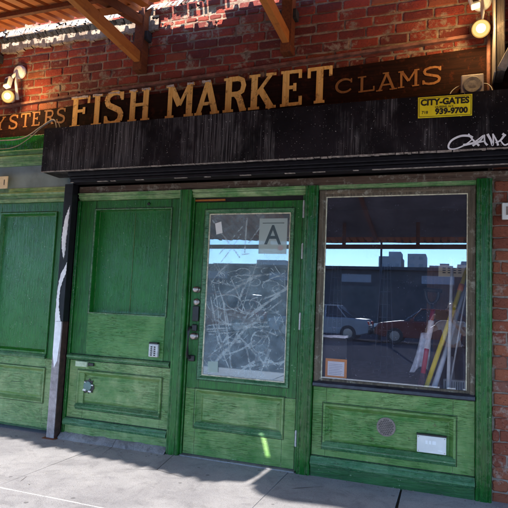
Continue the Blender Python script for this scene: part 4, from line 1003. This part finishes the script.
# grey timber bracket at the right edge
gb = empty('timber_bracket', (.33, 0, 2.85), 'grey timber bracket with a slanting plank at the right end of the sign', 'bracket')
MB().box(.297, .352, -.20, -.002, 2.845, 3.75).build('upright', 'grey_beam', gb, bevel=.006)
MB().box(.284, .2945, -.205, -.002, 2.840, 3.75).build('edge_strip', 'grey_plank', gb, bevel=.002)
MB().beam((.325, -.235, 2.845), (.56, -.235, 3.32), .055, .03, (0, 1, 0)).build('slanting_plank', 'grey_plank', gb, bevel=.003)
MB().box(.52, .62, -.20, -.002, 2.845, 3.75).build('upright', 'grey_beam', gb, bevel=.006)

# ================================================================== THINGS BEHIND THE WINDOW GLASS
tag(MB().box(-.93, .74, .05, 1.9, .60, .668).build('display_ledge', plain('dusty_ledge', (.34, .31, .30), .8, s=15), None, loc=(-.1, .2, .6)), 'dusty pale display platform behind the shop window glass', 'platform')
bx = empty('black_box', (-.8, .2, .668), 'black plastic covered box behind the lower left corner of the window', 'box')
MB().box(-.905, -.700, .075, .33, .669, 1.004).build('box_body', 'black_bag', bx, bevel=.012)
tb = MB(); rt = random.Random(3); x = -.90
while x < -.71: w = rt.uniform(.015, .04); tb.box(x, min(x+w, -.70), .074, .12, 1.002-rt.uniform(0, .006), 1.012+rt.uniform(0, .008)); x += w
tb.build('torn_white_edge', 'white_tape', bx)['kind'] = 'stuff'
nt = empty('orange_notice', (-.77, .03, .71), 'white notice in an orange frame taped inside the window corner', 'notice')
MB().box(-.850, -.690, .024, .026, .710, .846).build('frame_card', 'orange_card', nt)
MB().box(-.832, -.708, .0215, .0232, .722, .826).build('sheet', 'paper', nt)
nl = MB()
for k in range(7): nl.box(-.822, -.722+random.uniform(-.02, .004), .0205, .0212, .732+k*.012, .7352+k*.012)
nl.build('printed_lines', 'grey_print', nt)

def pole(name, label, pts, r, mat, cat='pole', group=None, extra=()):
    root = empty(name, pts[0], label, cat, group)
    MB().tube(pts, r, 12).build('shaft', mat, root, smooth=True)
    for nm, p2, r2, m2 in extra: MB().tube(p2, r2, 12).build(nm, m2, root, smooth=True)
    return root
G1 = 'poles leaning behind the window'
pole('mop_pole', 'dark red pole with white wrapping leaning behind the window glass', [(-.172,.10,.675),(-.098,.22,1.24)], .017, 'red_pole', 'pole', G1,
     [('white_wrap', bez([(-.136,.155,.955),(-.124,.175,1.04),(-.112,.19,1.11),(-.108,.20,1.16)]), [.0185]*8+[.0205]*8+[.0215]*8+[.017], 'white_tape'),
      ('mop_head', [(-.176,.095,.672),(-.168,.108,.72),(-.160,.12,.78)], [.026,.022,.018], plain('dark_mop_fibre', (.10, .035, .05), .9, 0, .4, 60, .5))])
pole('broom_handle', 'bright yellow broom handle slanting across the window', [(-.138,.10,.675),(.142,.27,1.56)], .0165, 'yellow_pole', 'broom handle', G1, [('orange_tape', [(.088,.2375,1.388),(.103,.2465,1.435)], .021, 'orange_tape')])
pole('squeegee_pole', 'thick grey pole between the yellow handle and the upright white pole', [(-.085,.09,.675),(.006,.20,.98),(.155,.29,1.52)], [.020,.017,.010], 'grey_pole', 'pole', G1)
pole('white_pole', 'upright white pole in front of the brown board', [(.012,.10,.675),(.034,.24,1.62)], .012, 'alu_pole', 'pole', G1)
pole('thin_pole', 'thin aluminium pole farthest right behind the window', [(.020,.15,.675),(.150,.24,1.50)], .006, 'alu_pole', 'pole', G1)
# rag over the red pole
rg_ = MB(); NX, NZ = 10, 14; vs = []; fs = []
for i in range(NZ+1):
    for j in range(NX+1):
        u, v = j/NX, i/NZ
        w = .05+.055*v; xx = -.178+.02*v-(u-.5)*w*1.25-.03*v*v+.03*(1-v); zz = 1.07-.27*v+.025*math.sin(u*5)*v
        vs.append((xx, .172+.018*math.sin(u*13+v*2)*(.4+v)-.02*v, zz))
for i in range(NZ):
    for j in range(NX): a = i*(NX+1)+j; fs.append((a, a+1, a+NX+2, a+NX+1))
rg_.add(vs, fs); ro = rg_.build('cleaning_rag', 'cloth', None, smooth=True, loc=(-.17, .17, .80))
ro.modifiers.new('Solidify', 'SOLIDIFY').thickness = .006
tag(ro, 'pale blue rag draped over the dark red pole in the window', 'rag')
bb = empty('brown_board', (.02, .44, .67), 'tall brown board standing behind the poles, with a cream notice at its top', 'board')
MB().box(-.150, .240, .43, .45, .669, 1.60).build('board', 'cardboard', bb, bevel=.003)
cn_ = empty('cream_notice', (.03, .425, 1.50), 'cream printed card fixed at the top of the brown board', 'notice')
MB().box(-.065, .150, .4255, .4285, 1.500, 1.592).build('card', 'cream_card', cn_)
cl = MB()
for j in range(3):
    for i in range(4): cl.box(-.035+i*.038, -.012+i*.038, .4245, .4252, 1.528+j*.018, 1.536+j*.018)
cl.build('printed_lines', 'ink', cn_)
dh = bez([(-.045,.36,1.395),(-.06,.36,1.375),(-.066,.36,1.33),(-.09,.36,1.295),(-.125,.36,1.292),(-.150,.36,1.33),(-.158,.36,1.40)])
dho = MB().tube(dh, .013, 10).tube([(-.162,.36,1.395),(-.035,.36,1.385)], .016, 10)
shv = empty('shovel', (-.11, .36, .668), 'black shovel handle with a D-shaped grip standing before the brown board', 'shovel')
dho.build('grip', 'black_handle', shv, smooth=True)
MB().tube([(-.108, .36, 1.292), (-.112, .36, .672)], .012, 10).build('shaft', 'black_handle', shv, smooth=True)
ht = empty('heater_grille', (.07, .2, .668), 'low cream slotted heater at the foot of the poles', 'heater')
MB().box(-.02, .132, .165, .23, .669, .748).build('casing', 'heater', ht, bevel=.004)
hs = MB()
for k in range(9): hs.box(-.008+k*.015, -.003+k*.015, .1632, .1646, .682, .736)
hs.build('slots', 'ink', ht)
def rack(x, label):
    r = empty('wire_rack', (x, .75, .67), label, 'rack', 'wire racks behind the window')
    up = MB()
    for dx in (-.06, -.02, .02, .06): up.tube([(x+dx*1.4, .72, .669), (x+dx*.6, .76, 1.62)], .0035, 6)
    up.build('uprights', 'wire', r, smooth=True)
    s_ = MB()
    for k in range(8):
        z = .72+k*.11; f = 1.5-.95*(z-.02)/1.6; s_.tube([(x-.06*f, .72+.04*z/1.6, z), (x+.06*f, .72+.04*z/1.6, z)], .0025, 6)
    s_.build('crossbars', 'wire', r, smooth=True); return r
rack(-.50, 'tapering wire rack near the middle of the window, in the dark')
rack(-.93, 'tapering wire rack close to the left edge of the window, in the dark')

# ================================================================== ACROSS THE STREET (seen in the glass)
car_paint = lambda n, c: plain(n, c, .25, .0, .06, 4, 0)
M['car_white'] = car_paint('white_car_paint', (.27, .27, .30)); M['car_red'] = car_paint('red_car_paint', (.17, .025, .015))
M['car_blue'] = car_paint('navy_car_paint', (.03, .045, .10)); M['car_silver'] = car_paint('maroon_van_paint', (.26, .06, .035))
M['car_glass'] = plain('dark_car_glass', (.015, .018, .022), .08, bump=0); M['rubber'] = plain('tyre_rubber', (.02, .02, .02), .8)
M['head'] = plain('headlamp_glass', (.75, .75, .72), .15, bump=0); M['tail'] = plain('tail_lamp_red', (.5, .02, .02), .2, bump=0)
def car(x, y, paint, label, L=4.5, tall=1.45, van=False):
    r = empty('parked_car', (x, y, -.14), label, 'car', 'cars parked across the street')
    h = L/2; g = -.14; s = tall/1.45
    low = [(-h,.38),(-h+.05,.62),(-h+.18,.80),(-h+1.0,.92),(h-.95,.95),(h-.12,.90),(h,.66),(h-.02,.36),(h-.35,.26),(-h+.35,.26)]
    body = MB()
    n = len(low)
    rings = []
    for yy, k in ((-.86,.93),(-.80,1.0),(.80,1.0),(.86,.93)):
        rings.append([(x+px*(1 if abs(yy) < .83 else .985), y+yy, g+.5+(pz*s-.5)*k) for px, pz in low])
    vs = [p for rg in rings for p in rg]; fs = [(i, (i+1) % n, n+(i+1) % n, n+i) for i in range(n)]
    fs += [(n+i, n+(i+1) % n, 2*n+(i+1) % n, 2*n+i) for i in range(n)]+[(2*n+i, 2*n+(i+1) % n, 3*n+(i+1) % n, 3*n+i) for i in range(n)]
    fs += [tuple(range(n-1, -1, -1)), tuple(range(3*n, 4*n))]
    body.add(vs, fs); body.build('body', paint, r, bevel=.03)
    if van: cab = [(-h+.75,.90),(-h+1.35,1.42),(h-.25,1.42),(h-.10,.90)]
    else: cab = [(-h+1.15,.90),(-h+1.85,1.40),(h-1.35,1.42),(h-.55,.93)]
    cb_ = MB(); n = 4
    rr_ = [(-.80,0),(-.62,1),(.62,1),(.80,0)]
    vs = []
    for px, pz in cab:
        top = pz > 1.2; w = .62 if top else .79
        vs += [(x+px, y-w, g+pz*s), (x+px, y+w, g+pz*s)]
    cb_.add(vs, [(0,1,3,2),(2,3,5,4),(4,5,7,6),(0,2,4,6),(1,7,5,3),(0,6,7,1)]); cb_.build('cabin', 'car_glass', r, bevel=.04)
    a, b = cab[1], cab[2]
    MB().box(x+a[0]-.02, x+b[0]+.02, y-.64, y+.64, g+a[1]*s-.01, g+a[1]*s+.045).build('roof', paint, r, bevel=.03)
    pm = MB()
    for sy in (-1, 1):
        for px in (cab[1][0]+.02, (cab[1][0]+cab[2][0])/2+.1, cab[2][0]-.02):
            pm.beam((x+px+(-.0), y+sy*.635, g+1.41*s), (x+px+(-.45 if px < -0.2 else (.45 if px > .6 else 0)), y+sy*.80, g+.92*s), .07, .03)
    pm.build('pillars', paint, r)
    for px in (-h+.85, h-.85):
        for sy in (-1, 1):
            w = MB().lathe((x+px, y+sy*.72, g+.33), [(.33, 0), (.335, .03), (.335, .14), (.31, .17)], (0, sy, 0), 24).build('wheel', 'rubber', r)
            MB().lathe((x+px, y+sy*.86, g+.33), [(.20, 0), (.20, .034), (.05, .038)], (0, sy, 0), 18).build('rim', 'chrome', w)
    for ex, sg_ in ((x-h, -1), (x+h, 1)):
        MB().box(ex-.05 if sg_ < 0 else ex-.06, ex+.06 if sg_ < 0 else ex+.05, y-.80, y+.80, g+.32, g+.50).build('bumper', 'rubber', r, bevel=.04)
    for sy in (-1, 1):
        for sx in (-h+1.55, -h+2.55, -h+3.35):
            MB().box(x+sx-.008, x+sx+.008, y+sy*.800-.008, y+sy*.800+.008, g+.36, g+.90*s).build('door_seam', 'rubber', r)
        for sx in (-h+2.38, -h+3.20): MB().box(x+sx-.09, x+sx+.09, y+sy*.81-.015, y+sy*.81+.015, g+.74*s, g+.77*s).build('door_handle', 'chrome', r, bevel=.008)
        MB().box(x-h+1.45, x-h+1.60, y+sy*.90-.09, y+sy*.90+.09, g+.90*s, g+1.03*s).build('mirror', paint, r, bevel=.03)
        MB().box(x-h+.5, x+h-.5, y+sy*.81-.012, y+sy*.81+.012, g+.55, g+.585).build('side_trim', 'rubber', r)
    MB().box(x-h-.03, x-h+.02, y-.45, y+.45, g+.52*s, g+.62*s).build('grille', 'rubber', r)
    MB().box(x+h-.02, x+h+.015, y-.26, y+.26, g+.56*s, g+.68*s).build('licence_plate', 'white_plastic', r)
    for sy in (-.6, .6):
        MB().box(x-h-.01, x-h+.14, y+sy-.17, y+sy+.17, g+.62*s, g+.76*s).build('headlight', 'head', r, bevel=.02)
        MB().box(x+h-.13, x+h+.01, y+sy-.17, y+sy+.17, g+.66*s, g+.82*s).build('tail_light', 'tail', r, bevel=.02)
    return r
car(-5.25, -19.6, 'car_white', 'white car parked across the street, left of the red one', 4.4, 1.5)
car(-.55, -19.7, 'car_red', 'red car parked across the street', 4.6, 1.5)
car(-10.4, -19.6, 'car_silver', 'tall brownish maroon van parked across the street, farthest left', 4.7, 1.8, True)
car(4.9, -19.6, 'car_blue', 'navy blue car parked across the street, farthest right', 4.5)

M['tower_a'] = plain('hazy_grey_concrete', (.34, .36, .42), .9, s=.05, bump=0); M['tower_b'] = plain('hazy_lilac_stone', (.40, .39, .44), .9, s=.05, bump=0); M['tower_glass'] = plain('tower_windows', (.20, .23, .30), .4, s=.2, bump=0)
wh = empty('warehouse', (-10, -31, -.14), 'long low dark warehouse on the far side of the street', 'building')
M['wh_wall'] = plain('dark_blue_cladding', (.022, .032, .045), .7, s=1.5); M['wh_door'] = plain('dark_shutter', (.045, .055, .065), .6, s=2)
MB().box(-48, 24, -40, -31, -.14, 3.75).build('wall', 'wh_wall', wh)
MB().box(-48.4, 24.4, -40.4, -30.6, 3.75, 3.95).build('roof', 'wh_wall', wh)
for k in range(9): MB().box(-45+k*7.6, -41.5+k*7.6, -31.06, -30.99, -.14, 2.7).build('shutter', 'wh_door', wh)
for lx, lb in ((-13.5, 'tall dark street lamp across the street behind the maroon van'), (-2.9, 'tall dark street lamp across the street between the white and red cars')):
    sl_ = empty('street_lamp', (lx, -21.4, -.14), lb, 'street lamp', 'street lamps across the street')
    MB().tube([(lx, -21.4, -.14), (lx, -21.4, 4.6)], [.07, .045], 10).build('pole', 'wh_wall', sl_, smooth=True)
    MB().tube(bez([(lx, -21.4, 4.5), (lx+.05, -21.3, 4.9), (lx+.2, -21.0, 5.05), (lx+.3, -20.6, 5.0)]), .03, 8).build('arm', 'wh_wall', sl_, smooth=True)
    MB().box(lx+.2, lx+.42, -20.7, -20.2, 4.93, 5.02).build('lamp_head', 'wh_wall', sl_, bevel=.03)
for k in range(14): MB().box(-46.5+k*5+.0, -44.6+k*5, -31.05, -30.995, 2.95, 3.45).build('clerestory_window', 'tower_glass', wh)
def tower(label, x0, x1, y, hgt, c, step=None):
    r = empty('skyline_tower', ((x0+x1)/2, y, 0), label, 'building', 'buildings on the far skyline')
    MB().box(x0, x1, y-25, y, 0, hgt).build('block', c, r)
    if step: MB().box(*step[:2], y-20, y-4, hgt, step[2]).build('upper_block', c, r)
    wn = MB(); nx = max(2, int((x1-x0)/3.2)); nz = max(2, int(hgt/4))
    for i in range(nx):
        for j in range(nz): wn.box(x0+(i+.25)*(x1-x0)/nx, x0+(i+.75)*(x1-x0)/nx, y-.1, y+.12, j*4+1.2, j*4+3)
    wn.build('windows', 'tower_glass', r)
tower('stepped grey tower block on the skyline, tallest of the reflected blocks', -36, -24, -300, 31, 'tower_a', (-31, -24.5, 34))
tower('pale lilac slab block just right of the stepped tower', -20.5, -11, -300, 32.5, 'tower_b')
tower('low wide pale block at the right of the skyline', -9.5, 3, -310, 27, 'tower_a', (-4, 1, 28.5))
tower('short block farthest right on the skyline', 5, 17, -300, 27, 'tower_b', (7, 12, 29))
tower('low block left of the stepped tower on the skyline', -75, -42, -320, 26.5, 'tower_b')
tower('long low block farthest left on the skyline', -150, -80, -330, 28, 'tower_a', (-120, -100, 31))

# ---------------- the photographer, seen as a reflection
M['skin'] = plain('skin', (.60, .36, .25), .5, var=.1, s=20, bump=.05); M['shirt'] = plain('grey_tshirt', (.70, .68, .70), .9, var=.12, s=30, bump=.2)
M['jeans'] = plain('dark_denim', (.035, .045, .075), .9, var=.2, s=50, bump=.3); M['hair'] = plain('brown_hair', (.06, .035, .022), .8, var=.4, s=60, bump=.5)
M['shoe'] = plain('dark_shoe', (.03, .028, .03), .6); M['shade_lens'] = plain('dark_lens', (.01, .01, .012), .1, bump=0); M['case'] = plain('brown_phone_case', (.20, .095, .05), .6)
pc = empty('person', (.07, -4.36, 0), 'person in a grey T-shirt holding up a phone, seen reflected in the window', 'person')
def skin_mesh(name, verts, edges, mat, parent, sub=2, root=0):
    me = bpy.data.meshes.new(name); off = Vector((.07, -4.36, 0)); me.from_pydata([Vector(v[:3])-off for v in verts], edges, [])
    o = bpy.data.objects.new(name, me); COL.objects.link(o); o.parent = parent; me.materials.append(M[mat])
    s = o.modifiers.new('Skin', 'SKIN'); s.use_smooth_shade = True
    for i, v in enumerate(verts):
        r = v[3] if len(v) == 4 else None
        me.skin_vertices[0].data[i].radius = (v[3], v[4] if len(v) > 4 else v[3]); me.skin_vertices[0].data[i].use_root = (i == root)
    o.modifiers.new('Subdivision', 'SUBSURF').levels = sub; o.modifiers[-1].render_levels = sub
    return o
X0 = .07; PYB = -4.40
V = [(X0, PYB, .74, .115, .085), (X0, PYB, .90, .105, .075), (X0, PYB+.01, 1.03, .125, .08), (X0, PYB+.015, 1.10, .055, .05), (X0, PYB+.03, 1.155, .042, .042), (X0, PYB+.05, 1.20, .058, .066), (X0, PYB+.055, 1.27, .070, .086), (X0, PYB+.05, 1.335, .062, .076), (X0, PYB+.045, 1.365, .03, .04)]
E_ = [(0,1),(1,2),(2,3),(3,4),(4,5),(5,6),(6,7),(7,8)]
def limb(start, pts):
    i = start
    for p in pts: V.append(p); E_.append((i, len(V)-1)); i = len(V)-1
    return i
hl = limb(2, [(X0-.15, PYB+.01, 1.045, .050), (X0-.33, PYB+.10, .93, .036), (X0-.35, PYB+.115, .93, .034), (-.20, -4.13, 1.12, .024), (-.175, -4.085, 1.165, .026, .016)])
hr = limb(2, [(X0+.15, PYB+.01, 1.045, .050), (X0+.17, PYB+.13, .93, .036), (X0+.165, PYB+.15, .93, .034), (.085, -4.12, 1.10, .024), (.060, -4.085, 1.150, .026, .016)])
for sx in (-1, 1):
    limb(0, [(X0+sx*.085, PYB, .68, .082), (X0+sx*.10, PYB+.06, .40, .056), (X0+sx*.105, PYB, .22, .050), (X0+sx*.11, PYB-.03, .07, .032), (X0+sx*.115, PYB+.05, .03, .030, .024), (X0+sx*.12, PYB+.13, .025, .026, .018)])
# fingers and thumbs on both hands
for hand, sx, px in ((hl, 1, -.175), (hr, -1, .060)):
    for k, (dz, ln) in enumerate(((.022, .045), (.008, .050), (-.006, .047), (-.020, .038))):
        limb(hand, [(px+sx*.012, -4.055, 1.160+dz, .0085), (px+sx*(.012+ln*.5), -4.044, 1.162+dz*1.1, .0078), (px+sx*(.012+ln), -4.046, 1.162+dz*1.1, .0068)])
    limb(hand, [(px+sx*.004, -4.085, 1.185, .010), (px+sx*.028, -4.068, 1.196, .0085), (px+sx*.040, -4.055, 1.190, .0075)])
skin_mesh('body', V, E_, 'skin', pc)
skin_mesh('shirt', [(X0, PYB, .70, .130, .100), (X0, PYB, .90, .120, .090), (X0, PYB+.01, 1.03, .140, .094), (X0, PYB+.012, 1.085, .075, .07), (X0-.15, PYB+.01, 1.048, .066), (X0-.235, PYB+.05, .995, .062), (X0+.15, PYB+.01, 1.048, .066), (X0+.17, PYB+.065, .99, .060)], [(0,1),(1,2),(2,3),(2,4),(4,5),(2,6),(6,7)], 'shirt', pc)
skin_mesh('trousers', [(X0, PYB, .73, .124, .094)]+sum([[(X0+sx*.085, PYB, .67, .092), (X0+sx*.10, PYB+.06, .40, .068), (X0+sx*.105, PYB, .22, .062), (X0+sx*.11, PYB-.03, .08, .052)] for sx in (-1, 1)], []), [(0,1),(1,2),(2,3),(3,4),(0,5),(5,6),(6,7),(7,8)], 'jeans', pc)
skin_mesh('hair', [(X0, PYB-.01, 1.25, .060, .060), (X0, PYB+.015, 1.33, .072, .078), (X0, PYB+.045, 1.375, .050, .060)], [(0,1),(1,2)], 'hair', pc)
for sx in (-1, 1):
    MB().lathe((X0+sx*.033, PYB+.138, 1.285), [(.022, 0), (.022, .006)], (0, 1, 0), 16).build('sunglasses_lens', 'shade_lens', pc)
    MB().lathe((X0+sx*.073, PYB+.05, 1.265), [(.018, 0), (.022, .006), (.012, .012)], (sx, 0, 0), 12).build('ear', 'skin', pc, smooth=True)
    MB().prism([(X0+sx*.115-.045, PYB-.075), (X0+sx*.115+.045, PYB-.075), (X0+sx*.12+.05, PYB+.12), (X0+sx*.12+.02, PYB+.175), (X0+sx*.12-.03, PYB+.17), (X0+sx*.12-.045, PYB+.12)], 'z', 0, .075).build('shoe', 'shoe', pc, bevel=.02)
MB().prism([(PYB+.125, 1.285), (PYB+.155, 1.245), (PYB+.125, 1.238)], 'x', X0-.012, X0+.012).build('nose', 'skin', pc, bevel=.006)
MB().box(X0-.024, X0+.024, PYB+.112, PYB+.122, 1.206, 1.214).build('mouth', plain('lips', (.30, .12, .10), .5), pc, bevel=.003)
ph = empty('phone', (-.06, -4.04, 1.17), 'phone in a brown case held up sideways by the reflected person', 'phone')
MB().box(-.155, .032, -4.046, -4.034, 1.118, 1.250).build('case', 'case', ph, bevel=.005)
MB().lathe((.0, -4.034, 1.222), [(.012, 0), (.012, .003), (.009, .004)], (0, 1, 0), 16).build('camera_lens', 'shade_lens', ph)

# ================================================================== CAMERA, LIGHT, WORLD
yaw, pitch, roll, F = 0.34688768, 0.09332802, 0.04361779, 537.79
fw = Vector((-math.sin(yaw)*math.cos(pitch), math.cos(yaw)*math.cos(pitch), math.sin(pitch)))
rt0 = Vector((math.cos(yaw), math.sin(yaw), 0)); up0 = rt0.cross(fw)
rt1 = rt0*math.cos(roll)+up0*math.sin(roll); up1 = -rt0*math.sin(roll)+up0*math.cos(roll)
cam = bpy.data.cameras.new('camera'); co = bpy.data.objects.new('camera', cam); COL.objects.link(co)
mw = Matrix((rt1, up1, -fw)).transposed().to_4x4(); mw.translation = Vector((0, -4.0, 1.222)); co.matrix_world = mw
cam.sensor_width = 36; cam.sensor_fit = 'HORIZONTAL'; cam.lens = F/508*36; cam.clip_start = .01; cam.clip_end = 3000
scene.camera = co

elev = math.asin(-SUN.z); az = math.atan2(-SUN.x, -SUN.y)   # direction towards the sun, clockwise from +Y
sl = bpy.data.lights.new('sun', 'SUN'); sl.energy = 3.0; sl.angle = math.radians(.3); sl.color = (1, .945, .88)
so = bpy.data.objects.new('sun', sl); COL.objects.link(so); so.rotation_euler = SUN.to_track_quat('-Z', 'Y').to_euler()
w = bpy.data.worlds.new('World'); scene.world = w; w.use_nodes = True
nt_ = w.node_tree; nt_.nodes.clear()
sky = nt_.nodes.new('ShaderNodeTexSky'); sky.sky_type = 'NISHITA'; sky.sun_disc = False; sky.sun_elevation = elev; sky.sun_rotation = az
sky.altitude = 1200; sky.air_density = 1.0; sky.dust_density = .05; sky.ozone_density = 4.5
bg = nt_.nodes.new('ShaderNodeBackground'); bg.inputs[1].default_value = .15
ow = nt_.nodes.new('ShaderNodeOutputWorld'); nt_.links.new(sky.outputs[0], bg.inputs[0]); nt_.links.new(bg.outputs[0], ow.inputs[0])
scene.render.engine = 'CYCLES'
scene.cycles.max_bounces = 8; scene.cycles.transparent_max_bounces = 12; scene.cycles.use_denoising = True
scene.view_settings.view_transform = 'Standard'; scene.view_settings.look = 'None'; scene.view_settings.gamma = 1
scene.view_settings.use_curve_mapping = False; scene.view_settings.exposure = 2.25
